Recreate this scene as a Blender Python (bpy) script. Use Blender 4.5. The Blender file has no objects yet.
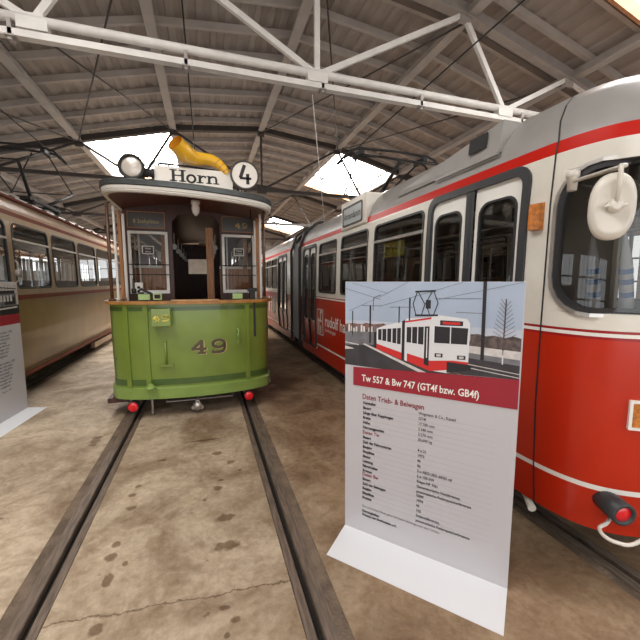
import bpy, bmesh, math, random
from mathutils import Vector, Matrix
random.seed(7)
scene = bpy.context.scene
COL = scene.collection
V = Vector
PI = math.pi

# ------------------------------------------------------------------ materials
def nodemat(name):
    m = bpy.data.materials.new(name); m.use_nodes = True
    nt = m.node_tree; nt.nodes.clear()
    out = nt.nodes.new('ShaderNodeOutputMaterial')
    return m, nt, out

def mat(name, col, rough=0.5, metal=0.0, var=0.0, scale=8.0, bump=0.0, bscale=40.0, coat=0.0, col2=None, stretch=(1, 1, 1)):
    m, nt, out = nodemat(name)
    b = nt.nodes.new('ShaderNodeBsdfPrincipled')
    nt.links.new(b.outputs[0], out.inputs[0])
    b.inputs['Roughness'].default_value = rough
    b.inputs['Metallic'].default_value = metal
    b.inputs['Coat Weight'].default_value = coat
    b.inputs['Coat Roughness'].default_value = 0.08
    tc = nt.nodes.new('ShaderNodeTexCoord')
    mp = nt.nodes.new('ShaderNodeMapping'); mp.inputs['Scale'].default_value = stretch
    nt.links.new(tc.outputs['Object'], mp.inputs[0])
    c = (*col, 1)
    if var > 0 or col2:
        n = nt.nodes.new('ShaderNodeTexNoise'); n.inputs['Scale'].default_value = scale; n.inputs['Detail'].default_value = 5
        nt.links.new(mp.outputs[0], n.inputs['Vector'])
        r = nt.nodes.new('ShaderNodeValToRGB')
        lo = col2 if col2 else tuple(x * (1 - var) for x in col)
        r.color_ramp.elements[0].position = 0.35; r.color_ramp.elements[1].position = 0.65
        r.color_ramp.elements[0].color = (*lo, 1); r.color_ramp.elements[1].color = c
        nt.links.new(n.outputs[0], r.inputs[0]); nt.links.new(r.outputs[0], b.inputs['Base Color'])
    else:
        b.inputs['Base Color'].default_value = c
    if bump > 0:
        n2 = nt.nodes.new('ShaderNodeTexNoise'); n2.inputs['Scale'].default_value = bscale
        nt.links.new(mp.outputs[0], n2.inputs['Vector'])
        bp = nt.nodes.new('ShaderNodeBump'); bp.inputs['Strength'].default_value = bump; bp.inputs['Distance'].default_value = 0.02
        nt.links.new(n2.outputs[0], bp.inputs['Height']); nt.links.new(bp.outputs[0], b.inputs['Normal'])
    return m

def emit(name, col, s):
    m, nt, out = nodemat(name)
    e = nt.nodes.new('ShaderNodeEmission'); e.inputs[0].default_value = (*col, 1); e.inputs[1].default_value = s
    nt.links.new(e.outputs[0], out.inputs[0]); return m

def glass(name, tint, refl=1.0, ior=1.6):
    m, nt, out = nodemat(name)
    t = nt.nodes.new('ShaderNodeBsdfTransparent'); t.inputs[0].default_value = (*tint, 1)
    g = nt.nodes.new('ShaderNodeBsdfGlossy'); g.inputs['Roughness'].default_value = 0.015
    g.inputs[0].default_value = (refl, refl, refl, 1)
    f = nt.nodes.new('ShaderNodeFresnel'); f.inputs[0].default_value = ior
    mx = nt.nodes.new('ShaderNodeMixShader')
    nt.links.new(f.outputs[0], mx.inputs[0]); nt.links.new(t.outputs[0], mx.inputs[1]); nt.links.new(g.outputs[0], mx.inputs[2])
    nt.links.new(mx.outputs[0], out.inputs[0]); return m

STAINS = [(0.07,2.25,0.140,0.054),(0.08,2.54,0.086,0.057),(0.04,2.95,0.057,0.045),(0.17,3.37,0.056,0.058),(0.06,3.59,0.069,0.055),(0.06,3.07,0.042,0.033),(-0.64,2.37,0.049,0.045),(-0.63,2.49,0.038,0.040),(-0.63,3.06,0.047,0.037),(-0.61,3.19,0.033,0.032),(-0.61,2.88,0.052,0.033),(-0.61,2.18,0.039,0.061),(-0.54,2.29,0.024,0.026),(0.04,1.79,0.036,0.024),(0.09,1.70,0.040,0.027),(0.04,1.63,0.028,0.020),(-0.59,1.86,0.052,0.046),(-1.22,4.30,0.07,0.17),(-0.07,3.94,0.212,0.03),(0.24,3.19,0.03,0.03),(-0.07,2.81,0.023,0.027),(-0.46,3.61,0.05,0.03)]

def concrete():
    m, nt, out = nodemat('stained_concrete')
    N, L = nt.nodes, nt.links
    b = N.new('ShaderNodeBsdfPrincipled'); L.new(b.outputs[0], out.inputs[0])
    tc = N.new('ShaderNodeTexCoord')
    def noise(s, d=6, r=0.6, dist=0.0):
        n = N.new('ShaderNodeTexNoise'); n.inputs['Scale'].default_value = s; n.inputs['Detail'].default_value = d
        n.inputs['Roughness'].default_value = r; n.inputs['Distortion'].default_value = dist
        L.new(tc.outputs['Object'], n.inputs['Vector']); return n
    def ramp(src, p0, c0, p1, c1):
        r = N.new('ShaderNodeValToRGB'); r.color_ramp.elements[0].position = p0; r.color_ramp.elements[1].position = p1
        r.color_ramp.elements[0].color = (*c0, 1); r.color_ramp.elements[1].color = (*c1, 1); L.new(src, r.inputs[0]); return r
    def mul(a, c, f=1.0):
        x = N.new('ShaderNodeMix'); x.data_type = 'RGBA'; x.blend_type = 'MULTIPLY'; x.inputs[0].default_value = f
        L.new(a, x.inputs[6]); L.new(c, x.inputs[7]); return x.outputs[2]
    def math_(op, a, c=None):
        n = N.new('ShaderNodeMath'); n.operation = op
        if hasattr(a, 'links'): L.new(a, n.inputs[0])
        else: n.inputs[0].default_value = a
        if c is not None:
            if hasattr(c, 'links'): L.new(c, n.inputs[1])
            else: n.inputs[1].default_value = c
        return n.outputs[0]
    base = ramp(noise(1.3, 8, 0.65, 0.6).outputs[0], 0.36, (0.30, 0.205, 0.125), 0.60, (0.68, 0.555, 0.41)).outputs[0]
    fine = ramp(noise(22, 8, 0.7).outputs[0], 0.35, (0.80, 0.77, 0.74), 0.6, (1, 1, 1)).outputs[0]
    mid = ramp(noise(5.5, 8, 0.7, 1.2).outputs[0], 0.34, (0.74, 0.69, 0.63), 0.56, (1, 1, 1)).outputs[0]
    col = mul(mul(base, fine), mid)
    sep = N.new('ShaderNodeSeparateXYZ'); L.new(tc.outputs['Object'], sep.inputs[0])
    # browner aisle to the right of the middle track
    mr = N.new('ShaderNodeMapRange'); mr.inputs[1].default_value = 0.35; mr.inputs[2].default_value = 0.9
    L.new(sep.outputs[0], mr.inputs[0])
    mx = N.new('ShaderNodeMix'); mx.data_type = 'RGBA'; mx.blend_type = 'MULTIPLY'
    L.new(mr.outputs[0], mx.inputs[0]); L.new(col, mx.inputs[6]); mx.inputs[7].default_value = (0.66, 0.57, 0.49, 1)
    col = mx.outputs[2]
    # drips
    wob = noise(14, 3)
    wv = math_('MULTIPLY', math_('SUBTRACT', wob.outputs[0], 0.5), 1.6)
    acc = None
    for (x, y, rx, ry) in STAINS:
        dx = math_('DIVIDE', math_('SUBTRACT', sep.outputs[0], x), rx)
        dy = math_('DIVIDE', math_('SUBTRACT', sep.outputs[1], y), ry)
        d = math_('SQRT', math_('ADD', math_('MULTIPLY', dx, dx), math_('MULTIPLY', dy, dy)))
        acc = d if acc is None else math_('MINIMUM', acc, d)
    acc = math_('ADD', acc, wv)
    spots = ramp(acc, 0.55, (0.42, 0.35, 0.29), 0.85, (1, 1, 1)).outputs[0]
    col = mul(col, spots, 0.95)
    sm = ramp(noise(11, 2, 0.4).outputs[0], 0.225, (0.45, 0.39, 0.33), 0.25, (1, 1, 1)).outputs[0]
    col = mul(col, sm, 0.8)
    # one long crack across the track bed
    cn = noise(2.2, 8, 0.75)
    yy = math_('SUBTRACT', sep.outputs[1], math_('ADD', math_('MULTIPLY', sep.outputs[0], -0.09), 1.80))
    yy = math_('ABSOLUTE', math_('SUBTRACT', yy, math_('MULTIPLY', cn.outputs[0], 0.18)))
    ck = ramp(yy, 0.002, (0.35, 0.29, 0.24), 0.007, (1, 1, 1)).outputs[0]
    bd = math_('LESS_THAN', math_('ABSOLUTE', math_('ADD', sep.outputs[0], 0.2)), 0.75)
    x = N.new('ShaderNodeMix'); x.data_type = 'RGBA'; x.blend_type = 'MULTIPLY'
    L.new(bd, x.inputs[0]); L.new(col, x.inputs[6]); L.new(ck, x.inputs[7]); col = x.outputs[2]
    L.new(col, b.inputs['Base Color'])
    rr = N.new('ShaderNodeMapRange'); rr.inputs[3].default_value = 0.5; rr.inputs[4].default_value = 0.8
    L.new(noise(3).outputs[0], rr.inputs[0]); L.new(rr.outputs[0], b.inputs['Roughness'])
    bp = N.new('ShaderNodeBump'); bp.inputs['Strength'].default_value = 0.25; bp.inputs['Distance'].default_value = 0.01
    L.new(noise(30).outputs[0], bp.inputs['Height']); L.new(bp.outputs[0], b.inputs['Normal'])
    return m

def wood(name, c1, c2, scale=6, rough=0.45):
    return mat(name, c1, rough, var=0.4, scale=scale, col2=c2, stretch=(8, 8, 0.6))

M = {}
M['concrete'] = concrete()
M['rail'] = mat('worn_rail_steel', (0.27, 0.205, 0.16), 0.45, 0.25, 0.45, 9, 0.2, 30, stretch=(6, 0.7, 1))
M['filler'] = mat('rail_bed_filler', (0.235, 0.17, 0.12), 0.85, 0, 0.45, 7, 0.5, 60)
M['groove'] = mat('rail_groove_dirt', (0.022, 0.016, 0.012), 0.9, 0, 0.4, 20)
M['roofsheet'] = mat('roof_sheet', (0.40, 0.345, 0.305), 0.6, 0, 0.2, 1.5)
M['purlin'] = mat('painted_purlin', (0.47, 0.42, 0.38), 0.6, 0, 0.15, 3)
M['steel'] = mat('grey_painted_steel', (0.40, 0.36, 0.33), 0.5, 0.1, 0.15, 5)
M['steelw'] = mat('white_painted_steel', (0.78, 0.75, 0.71), 0.45, 0, 0.1, 6)
M['steeld'] = mat('dark_painted_steel', (0.085, 0.07, 0.062), 0.55, 0.2, 0.2, 5)
M['skylight'] = emit('translucent_skylight', (1.0, 0.975, 0.94), 19.0)
M['skylight_dim'] = emit('dimmed_skylight', (1.0, 0.975, 0.94), 6.0)  # same glazing, glow lowered near the camera to balance the foreground
M['glazebar'] = mat('glazing_bar', (0.55, 0.55, 0.55), 0.4)
M['winlight'] = emit('daylit_fill_window', (0.95, 0.97, 1.0), 1.6)
M['pine'] = mat('pine_board', (0.72, 0.33, 0.16), 0.6, 0, 0.35, 6, stretch=(1, 8, 8))
M['plaster'] = mat('wall_plaster', (0.50, 0.46, 0.41), 0.8, 0, 0.15, 2)
M['green'] = mat('green_paint', (0.20, 0.285, 0.045), 0.34, 0, 0.16, 3, 0.06, 7, 0.45)
M['greenl'] = mat('light_green_paint', (0.25, 0.38, 0.085), 0.32, 0, 0.12, 5, 0, 20, 0.5)
M['greend'] = mat('dark_green_paint', (0.075, 0.14, 0.03), 0.35, 0, 0.15, 5, 0, 20, 0.4)
M['cream'] = mat('cream_paint', (0.79, 0.75, 0.67), 0.35, 0, 0.08, 5, 0, 20, 0.3)
M['creamw'] = mat('white_paint', (0.82, 0.79, 0.73), 0.38, 0, 0.06, 5)
M['darkwood'] = wood('dark_red_wood', (0.085, 0.030, 0.018), (0.045, 0.015, 0.010))
M['ceilwood'] = mat('canopy_ceiling_wood', (0.17, 0.052, 0.032), 0.4, 0, 0.3, 6, stretch=(1, 10, 1))
M['oak'] = wood('varnished_oak', (0.47, 0.20, 0.06), (0.30, 0.11, 0.03))
M['rail_oak'] = mat('belt_rail_oak', (0.56, 0.27, 0.08), 0.3, 0, 0.35, 8, coat=0.5)
M['brownpost'] = mat('brown_post', (0.11, 0.055, 0.03), 0.35, 0, 0.2, 8)
M['gutter'] = mat('dark_gutter', (0.10, 0.11, 0.11), 0.35, 0.4, 0.2, 8)
M['black'] = mat('black_iron', (0.018, 0.017, 0.017), 0.65, 0.0)
M['rubber'] = mat('black_rubber', (0.022, 0.022, 0.024), 0.5)
M['grubber'] = mat('grey_rubber', (0.040, 0.043, 0.047), 0.45)
M['under'] = mat('dirty_underframe', (0.030, 0.025, 0.022), 0.8, 0, 0.4, 8)
M['redl'] = mat('red_lamp_lens', (0.85, 0.01, 0.02), 0.25, coat=0.8)
M['clampw'] = mat('white_lamp_glass', (0.85, 0.80, 0.74), 0.25, coat=0.5)
M['lampglass'] = mat('lamp_reflector', (0.66, 0.60, 0.53), 0.22, 0.2, 0.1, 5)
M['silver'] = mat('silver_metal', (0.62, 0.60, 0.57), 0.3, 0.8, 0.1, 8)
M['yellow'] = mat('horn_yellow', (0.90, 0.49, 0.02), 0.35, 0, 0.15, 4, coat=0.4)
M['hornpink'] = mat('horn_pink_highlight', (0.92, 0.60, 0.25), 0.45, 0, 0.2, 4)  # pinkish highlight colour for the horn body
M['hornin'] = mat('horn_inside_orange', (0.62, 0.27, 0.01), 0.5)
M['signw'] = mat('sign_white', (0.86, 0.81, 0.74), 0.5, 0, 0.05, 3)
M['ink'] = mat('sign_black', (0.025, 0.022, 0.022), 0.5)
M['gold'] = mat('gold_lettering', (0.55, 0.42, 0.17), 0.45)
M['bronze'] = mat('dark_bronze_numeral', (0.10, 0.075, 0.04), 0.45)
M['yel'] = mat('yellow_numeral', (0.88, 0.75, 0.12), 0.45)
M['navy'] = mat('transom_panel', (0.055, 0.045, 0.035), 0.3, coat=0.4)
M['ochre'] = mat('ochre_paint', (0.285, 0.17, 0.05), 0.28, 0, 0.25, 2.2, 0.06, 5, 0.22, stretch=(1, 1, 0.6))
M['ochrec'] = mat('pale_ochre_paint', (0.44, 0.32, 0.19), 0.35, 0, 0.12, 4, coat=0.1)
M['pinkc'] = mat('faded_pink_cream', (0.52, 0.37, 0.26), 0.4, 0, 0.15, 3)
M['redbrown'] = mat('red_brown_trim', (0.20, 0.035, 0.012), 0.5, 0, 0.2, 5)
M['roofgrey'] = mat('tram_roof_grey', (0.37, 0.355, 0.34), 0.38, 0, 0.12, 4, coat=0.25)
M['roofbeige'] = mat('tram_roof_beige', (0.42, 0.37, 0.31), 0.55, 0, 0.15, 3)
M['red'] = mat('red_paint', (0.54, 0.024, 0.005), 0.3, 0, 0.15, 1.5, 0.03, 4, 0.3)
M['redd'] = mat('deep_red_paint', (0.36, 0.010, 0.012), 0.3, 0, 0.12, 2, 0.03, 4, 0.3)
M['stripe'] = mat('stripe_red', (0.55, 0.014, 0.006), 0.4)
M['white'] = mat('clean_white', (0.86, 0.84, 0.79), 0.4)
M['bellows'] = mat('bellows_grey', (0.36, 0.35, 0.34), 0.6)
M['orange'] = mat('orange_lens', (0.72, 0.22, 0.01), 0.2, 0, 0.4, 40, 0.5, 120, coat=0.8)
M['glassd'] = glass('tinted_glass', (0.60, 0.60, 0.58))
M['glassc'] = glass('clear_glass', (0.85, 0.85, 0.83))
M['glasso'] = glass('old_clear_glass', (0.88, 0.86, 0.82), 1.0, 1.25)
M['seat'] = mat('seat_brown', (0.28, 0.13, 0.055), 0.5, 0, 0.2, 5)
M['seatg'] = mat('seat_grey', (0.16, 0.15, 0.15), 0.6)
M['interior'] = mat('interior_panel', (0.42, 0.38, 0.33), 0.5, 0, 0.15, 3)
M['interiord'] = mat('interior_dark', (0.10, 0.075, 0.06), 0.6, 0, 0.2, 3)
M['floorl'] = mat('tram_floor_lino', (0.09, 0.07, 0.055), 0.5)
M['paper'] = mat('poster_shaded_white', (0.56, 0.54, 0.565), 0.35)  # upright panel's shade put into the colour; the flap stays white
M['flap'] = mat('poster_flap_white', (0.86, 0.87, 0.90), 0.35)
M['maroon'] = mat('poster_maroon', (0.33, 0.018, 0.035), 0.4)
M['maroont'] = mat('poster_heading_maroon', (0.26, 0.03, 0.05), 0.5)
M['txt'] = mat('poster_text_black', (0.05, 0.045, 0.055), 0.5)
M['rule'] = mat('poster_rule_grey', (0.43, 0.42, 0.44), 0.5)
M['psky'] = mat('print_sky', (0.42, 0.50, 0.63), 0.3, 0, 0.12, 2)
M['pskyl'] = mat('print_sky_low', (0.50, 0.54, 0.63), 0.3)
M['pasph'] = mat('print_asphalt', (0.060, 0.058, 0.066), 0.3, 0, 0.3, 12)
M['pgrey'] = mat('print_grey', (0.20, 0.20, 0.22), 0.3, 0, 0.3, 20)
M['ptree'] = mat('print_treeline', (0.16, 0.12, 0.115), 0.3, 0, 0.6, 45)
M['psnow'] = mat('print_snow', (0.70, 0.66, 0.64), 0.3, 0, 0.2, 25)
M['pwhite'] = mat('print_white', (0.72, 0.72, 0.74), 0.3)
M['pred'] = mat('print_red', (0.62, 0.03, 0.03), 0.3)
M['pbrown'] = mat('print_building', (0.30, 0.16, 0.13), 0.3, 0, 0.5, 60)
M['pblk'] = mat('print_black', (0.025, 0.024, 0.03), 0.3)
M['yposter'] = mat('yellow_window_sticker', (0.85, 0.83, 0.12), 0.45, 0, 0.15, 20)
M['umbw'] = mat('folded_white_cloth', (0.78, 0.80, 0.84), 0.6)
M['umbb'] = mat('folded_blue_print', (0.10, 0.25, 0.60), 0.6)
M['sidegrey'] = mat('destination_glass', (0.44, 0.50, 0.50), 0.3, coat=0.4)

for k_, v_ in (('redbrown', 0.15), ('stripe', 0.15), ('redd', 0.3), ('red', 0.35), ('ochre', 0.3), ('ochrec', 0.3), ('pinkc', 0.2), ('cream', 0.35)):
    M[k_].node_tree.nodes['Principled BSDF'].inputs['Specular IOR Level'].default_value = v_
# ------------------------------------------------------------------ mesh builder
class MB:
    def __init__(s): s.v = []; s.f = []; s.m = []; s.sm = []
    def vert(s, p): s.v.append(tuple(p)); return len(s.v) - 1
    def face(s, idx, m=0, smooth=False): s.f.append(tuple(idx)); s.m.append(m); s.sm.append(smooth)
    def poly(s, pts, m=0): s.face([s.vert(p) for p in pts], m)
    def box(s, x0, x1, y0, y1, z0, z1, m=0):
        c = [s.vert((x, y, z)) for z in (z0, z1) for y in (y0, y1) for x in (x0, x1)]
        for q in ((0,2,3,1),(4,5,7,6),(0,1,5,4),(2,6,7,3),(0,4,6,2),(1,3,7,5)): s.face([c[i] for i in q], m)
    def obox(s, c, hx, hy, hz, m=0):   # half-extent vectors
        c, hx, hy, hz = V(c), V(hx), V(hy), V(hz)
        k = [s.vert(c + a * hx + b * hy + d * hz) for d in (-1, 1) for b in (-1, 1) for a in (-1, 1)]
        for q in ((0,2,3,1),(4,5,7,6),(0,1,5,4),(2,6,7,3),(0,4,6,2),(1,3,7,5)): s.face([k[i] for i in q], m)
    def bar(s, a, b, w, h, m=0, up=(0, 0, 1)):
        a, b = V(a), V(b); d = (b - a); u = V(up)
        if abs(d.normalized().dot(u)) > 0.98: u = V((1, 0, 0))
        x = d.cross(u).normalized(); y = x.cross(d).normalized()
        s.obox((a + b) / 2, d / 2, x * w / 2, y * h / 2, m)
    def tube(s, pts, r, n=8, m=0, caps=True):
        pts = [V(p) for p in pts]; rs = r if isinstance(r, (list, tuple)) else [r] * len(pts)
        rings = []; prev = None
        for i, p in enumerate(pts):
            d = (pts[min(i + 1, len(pts) - 1)] - pts[max(i - 1, 0)]).normalized()
            if prev is None:
                u = V((0, 0, 1)) if abs(d.z) < 0.9 else V((1, 0, 0))
                x = d.cross(u).normalized()
            else:
                x = (prev - d * prev.dot(d)).normalized()
            prev = x; y = d.cross(x)
            rings.append([s.vert(p + (x * math.cos(2*PI*k/n) + y * math.sin(2*PI*k/n)) * rs[i]) for k in range(n)])
        for a, b in zip(rings, rings[1:]):
            for k in range(n): s.face((a[k], a[(k+1) % n], b[(k+1) % n], b[k]), m, True)
        if caps: s.face(rings[0][::-1], m); s.face(rings[-1], m)
    def lathe(s, c, axis, prof, n=24, m=0, mats=None):   # prof: (distance along axis, radius)
        c = V(c); a = V(axis).normalized(); u = V((0, 0, 1)) if abs(a.z) < 0.9 else V((1, 0, 0))
        x = a.cross(u).normalized(); y = a.cross(x)
        rings = [[s.vert(c + a * t + (x * math.cos(2*PI*k/n) + y * math.sin(2*PI*k/n)) * max(r, 1e-4)) for k in range(n)] for t, r in prof]
        for i, (p, q) in enumerate(zip(rings, rings[1:])):
            for k in range(n): s.face((p[k], p[(k+1) % n], q[(k+1) % n], q[k]), mats[i] if mats else m, True)
        s.face(rings[0][::-1], mats[0] if mats else m); s.face(rings[-1], mats[-1] if mats else m)
    def sheet(s, fn, us, vs, mf=0, skip=None, smooth=False):
        idx = {}
        def g(i, j):
            if (i, j) not in idx: idx[(i, j)] = s.vert(fn(us[i], vs[j]))
            return idx[(i, j)]
        for i in range(len(us) - 1):
            for j in range(len(vs) - 1):
                uc, vc = (us[i] + us[i+1]) / 2, (vs[j] + vs[j+1]) / 2
                if skip and skip(uc, vc): continue
                s.face((g(i, j), g(i+1, j), g(i+1, j+1), g(i, j+1)), mf(uc, vc) if callable(mf) else mf, smooth)
    def stroke(s, pts, w, fn, m=0, th=0.0):          # thick flat polyline, fn maps (a,b,off)
        for (a0, b0), (a1, b1) in zip(pts, pts[1:]):
            d = math.hypot(a1 - a0, b1 - b0) or 1e-6; ux, uy = (a1 - a0) / d, (b1 - b0) / d
            nx, ny = -uy * w / 2, ux * w / 2; ex, ey = ux * w * 0.18, uy * w * 0.18
            c = [(a0 - ex + nx, b0 - ey + ny), (a0 - ex - nx, b0 - ey - ny), (a1 + ex - nx, b1 + ey - ny), (a1 + ex + nx, b1 + ey + ny)]
            s.poly([fn(x, y, th) for x, y in c], m)
    def text(s, txt, fn, size, m=0, th=0.0, align='LEFT', bold=0.0, sx=1.0, spacing=1.0):
        cu = bpy.data.curves.new('t', 'FONT'); cu.body = txt; cu.size = size; cu.align_x = align; cu.offset = bold; cu.space_character = spacing
        cu.resolution_u = 2
        ob = bpy.data.objects.new('t', cu); COL.objects.link(ob)
        dg = bpy.context.evaluated_depsgraph_get(); dg.update()
        me = bpy.data.meshes.new_from_object(ob.evaluated_get(dg))
        k = [s.vert(fn(v.co.x * sx, v.co.y, th)) for v in me.vertices]
        for p in me.polygons: s.face([k[i] for i in p.vertices], m)
        bpy.data.objects.remove(ob); bpy.data.curves.remove(cu); bpy.data.meshes.remove(me)
    def build(s, name, mats, parent=None, bevel=0.0):
        o0 = V((0, 0, 0))
        p = parent
        if parent is not None:
            o0 = V(parent.get('_o', (0, 0, 0)))
        me = bpy.data.meshes.new(name)
        me.from_pydata([V(v) - o0 for v in s.v], [], s.f)
        mats = mats if isinstance(mats, (list, tuple)) else [mats]
        for x in mats: me.materials.append(M[x])
        me.polygons.foreach_set('material_index', s.m); me.polygons.foreach_set('use_smooth', s.sm)
        bm = bmesh.new(); bm.from_mesh(me); bmesh.ops.recalc_face_normals(bm, faces=bm.faces); bm.to_mesh(me); bm.free()
        me.update()
        o = bpy.data.objects.new(name, me); COL.objects.link(o)
        if parent is not None: o.parent = parent; o['_o'] = tuple(o0)
        if bevel > 0:
            b = o.modifiers.new('bevel', 'BEVEL'); b.width = bevel; b.segments = 2; b.limit_method = 'ANGLE'
        return o

def thing(name, label, cat, loc=(0, 0, 0), group=None):
    o = bpy.data.objects.new(name, None); COL.objects.link(o); o.location = loc; o['_o'] = tuple(loc); o.empty_display_size = 0.2
    o['label'] = label; o['category'] = cat
    if group: o['group'] = group
    return o
def tag(o, label, cat, group=None):
    # single-mesh thing: move its origin to its base
    me = o.data; xs = [v.co for v in me.vertices]
    c = V(((min(p.x for p in xs) + max(p.x for p in xs)) / 2, (min(p.y for p in xs) + max(p.y for p in xs)) / 2, min(p.z for p in xs)))
    me.transform(Matrix.Translation(-c)); o.location = c
    o['label'] = label; o['category'] = cat
    if group: o['group'] = group
    return o
def struct(o): o['kind'] = 'structure'; return o

class Surf:
    """a vertical skin over a plan polyline; inset(z) leans it inwards"""
    def __init__(s, pts, inset=lambda z: 0.0, centre=None, lean=None):
        s.p = [V((x, y)) for x, y in pts]; s.inset = inset; s.lean = lean
        s.u = [0.0]
        for a, b in zip(s.p, s.p[1:]): s.u.append(s.u[-1] + (b - a).length)
        ns = []
        for a, b in zip(s.p, s.p[1:]):
            d = (b - a).normalized(); ns.append(V((d.y, -d.x)))
        vn = [ns[0]] + [(a + b).normalized() for a, b in zip(ns, ns[1:])] + [ns[-1]]
        mid = sum(s.p, V((0, 0))) / len(s.p) if centre is None else V(centre)
        sg = 1 if (s.p[0] - mid).dot(vn[0]) > 0 else -1
        s.n = [x * sg for x in vn]; s.L = s.u[-1]
    def at(s, u, z, off=0.0):
        u = min(max(u, 0), s.L)
        i = 0
        while i < len(s.u) - 2 and u > s.u[i+1]: i += 1
        t = (u - s.u[i]) / (s.u[i+1] - s.u[i])
        p = s.p[i].lerp(s.p[i+1], t); n = s.n[i].lerp(s.n[i+1], t).normalized()
        q = p + n * (off - s.inset(z))
        if s.lean: q = q + s.lean(u, z)
        return V((q.x, q.y, z))
    def brk(s, a, b, extra=()):
        r = sorted(set([round(x, 5) for x in s.u if a < x < b] + [round(a, 5), round(b, 5)] + [round(x, 5) for x in extra if a < x < b])); return r

def rrect(u0, u1, z0, z1, r, arc=5, seg=6):
    r = min(r, (u1 - u0) / 2.01, (z1 - z0) / 2.01); L = []
    cs = [((u1 - r, z0 + r), -PI/2), ((u1 - r, z1 - r), 0), ((u0 + r, z1 - r), PI/2), ((u0 + r, z0 + r), PI)]
    for k in range(4):
        (cx, cz), a0 = cs[k]
        P = [(cx + r * math.cos(a0 + PI/2 * i / arc), cz + r * math.sin(a0 + PI/2 * i / arc)) for i in range(arc + 1)]
        L += P
        (nx, nz), a1 = cs[(k + 1) % 4]
        q = (nx + r * math.cos(a1), nz + r * math.sin(a1)); e = P[-1]
        L += [(e[0] + (q[0] - e[0]) * i / seg, e[1] + (q[1] - e[1]) * i / seg) for i in range(1, seg)]
    return L
def ring(mb, fn, outer, inner, off, depth, m=0):
    n = len(outer)
    O = [mb.vert(fn(a, b, off)) for a, b in outer]; I = [mb.vert(fn(a, b, off)) for a, b in inner]
    O2 = [mb.vert(fn(a, b, off - depth)) for a, b in outer]; I2 = [mb.vert(fn(a, b, off - depth)) for a, b in inner]
    for k in range(n):
        j = (k + 1) % n
        mb.face((O[k], O[j], I[j], I[k]), m); mb.face((I[k], I[j], I2[j], I2[k]), m); mb.face((O2[k], O2[j], O[j], O[k]), m); mb.face((O2[j], O2[k], I2[k], I2[j]), m)

# ------------------------------------------------------------------ setting: floor, rails
Y0, Y1 = -7.0, 36.0
RAILS = [(-4.40, 1), (-3.00, -1), (-0.925, 1), (0.485, -1), (2.37, 1), (3.78, -1)]  # groove x, side of the inner lip
edges = []
for g, s in RAILS:
    a, b = (g - 0.155, g + 0.072) if s > 0 else (g - 0.072, g + 0.155)
    edges.append((a, b))
mb = MB(); xs = [-8.25] + [e for ab in edges for e in ab] + [11.75]
for i in range(0, len(xs), 2):
    mb.box(xs[i], xs[i+1], Y0, Y1, -0.25, 0.0)
mb.box(-8.25, 11.75, Y0, Y1, -0.35, -0.25)
struct(mb.build('floor', 'concrete'))
rail_lab = ['left rail under the ochre tram on the left', 'right rail under the ochre tram on the left',
            'left rail of the middle track leading to the green tram', 'right rail of the middle track leading to the green tram',
            'left rail of the track under the red and white tram', 'right rail of the track under the red and white tram']
for (g, s), (a, b), lb in zip(RAILS, edges, rail_lab):
    t = thing('tram_rail', 'grooved steel ' + lb, 'rail', ((a + b) / 2, 0, 0))
    def prof(P, mm, nm):
        mb = MB()
        for k in range(len(P)):
            p, q = P[k], P[(k+1) % len(P)]
            mb.poly([(p[0], Y0, p[1]), (q[0], Y0, q[1]), (q[0], Y1, q[1]), (p[0], Y1, p[1])])
        mb.poly([(p[0], Y0, p[1]) for p in P]); mb.poly([(p[0], Y1, p[1]) for p in P])
        return mb.build(nm, mm, t)
    S = s
    prof([(g - S*0.021, -0.2), (g - S*0.021, -0.004), (g - S*0.026, 0.002), (g - S*0.088, 0.002), (g - S*0.09, -0.2)], 'rail', 'rail_head')
    prof([(g + S*0.018, -0.2), (g + S*0.018, -0.003), (g + S*0.022, 0.0), (g + S*0.068, 0.0), (g + S*0.068, -0.2)], 'rail', 'guard_lip')
    mb = MB(); x0, x1 = sorted((g - S*0.09, g - S*0.155)); mb.box(x0, x1, Y0, Y1, -0.2, -0.004); mb.build('filler_strip', 'filler', t)
    mb = MB(); mb.box(g - 0.021, g + 0.021, Y0, Y1, -0.2, -0.045); mb.build('groove_bed', 'groove', t)

# ------------------------------------------------------------------ setting: roof
AX = 1.75
PROF = [(-10.0, 4.0), (-7.3, 4.95), (-4.85, 5.62), (-2.5, 6.20), (0, 6.46), (2.5, 6.20), (4.85, 5.62), (7.3, 4.95), (10.0, 4.0)]
def rz(x):
    d = x - AX
    for (a, za), (b, zb) in zip(PROF, PROF[1:]):
        if d <= b: return za + (zb - za) * (d - a) / (b - a)
    return 4.0
SKY = [(-3.1, -0.75, -0.6, 3.6), (4.25, 7.6, -0.4, 3.95), (-3.1, -0.75, 11.55, 15.8), (4.25, 6.6, 11.55, 15.8),
       (-3.1, -0.75, 23.8, 28.0), (4.25, 6.6, 23.8, 28.0), (-3.1, -0.75, -6.5, -2.6), (4.25, 6.6, -6.5, -2.6)]
def insky(x, y): return any(a < x < b and c < y < d for a, b, c, d in SKY)
mb = MB()
xs = []; x = -8.25
k = 0
brk = [AX + p[0] for p in PROF] + [v for s_ in SKY for v in s_[:2]]
while x < 11.76:
    xs.append((x, 0.0)); xs.append((x + 0.09, 0.0)); xs.append((x + 0.115, 0.03)); xs.append((x + 0.225, 0.03)); x += 0.25
xs = [p for p in xs if all(abs(p[0] - b) > 0.012 for b in brk)] + [(b, 0.0) for b in set(brk) if -8.25 <= b <= 11.75]
xs.sort(); dz = dict(xs); xl = [p[0] for p in xs]
ys = sorted(set([Y0, Y1] + [v for s_ in SKY for v in s_[2:]]))
mb.sheet(lambda x, y: (x, y, rz(x) + 0.12 + dz[x]), xl, ys, 0, insky)
ceil = struct(mb.build('ceiling', 'roofsheet'))
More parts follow.
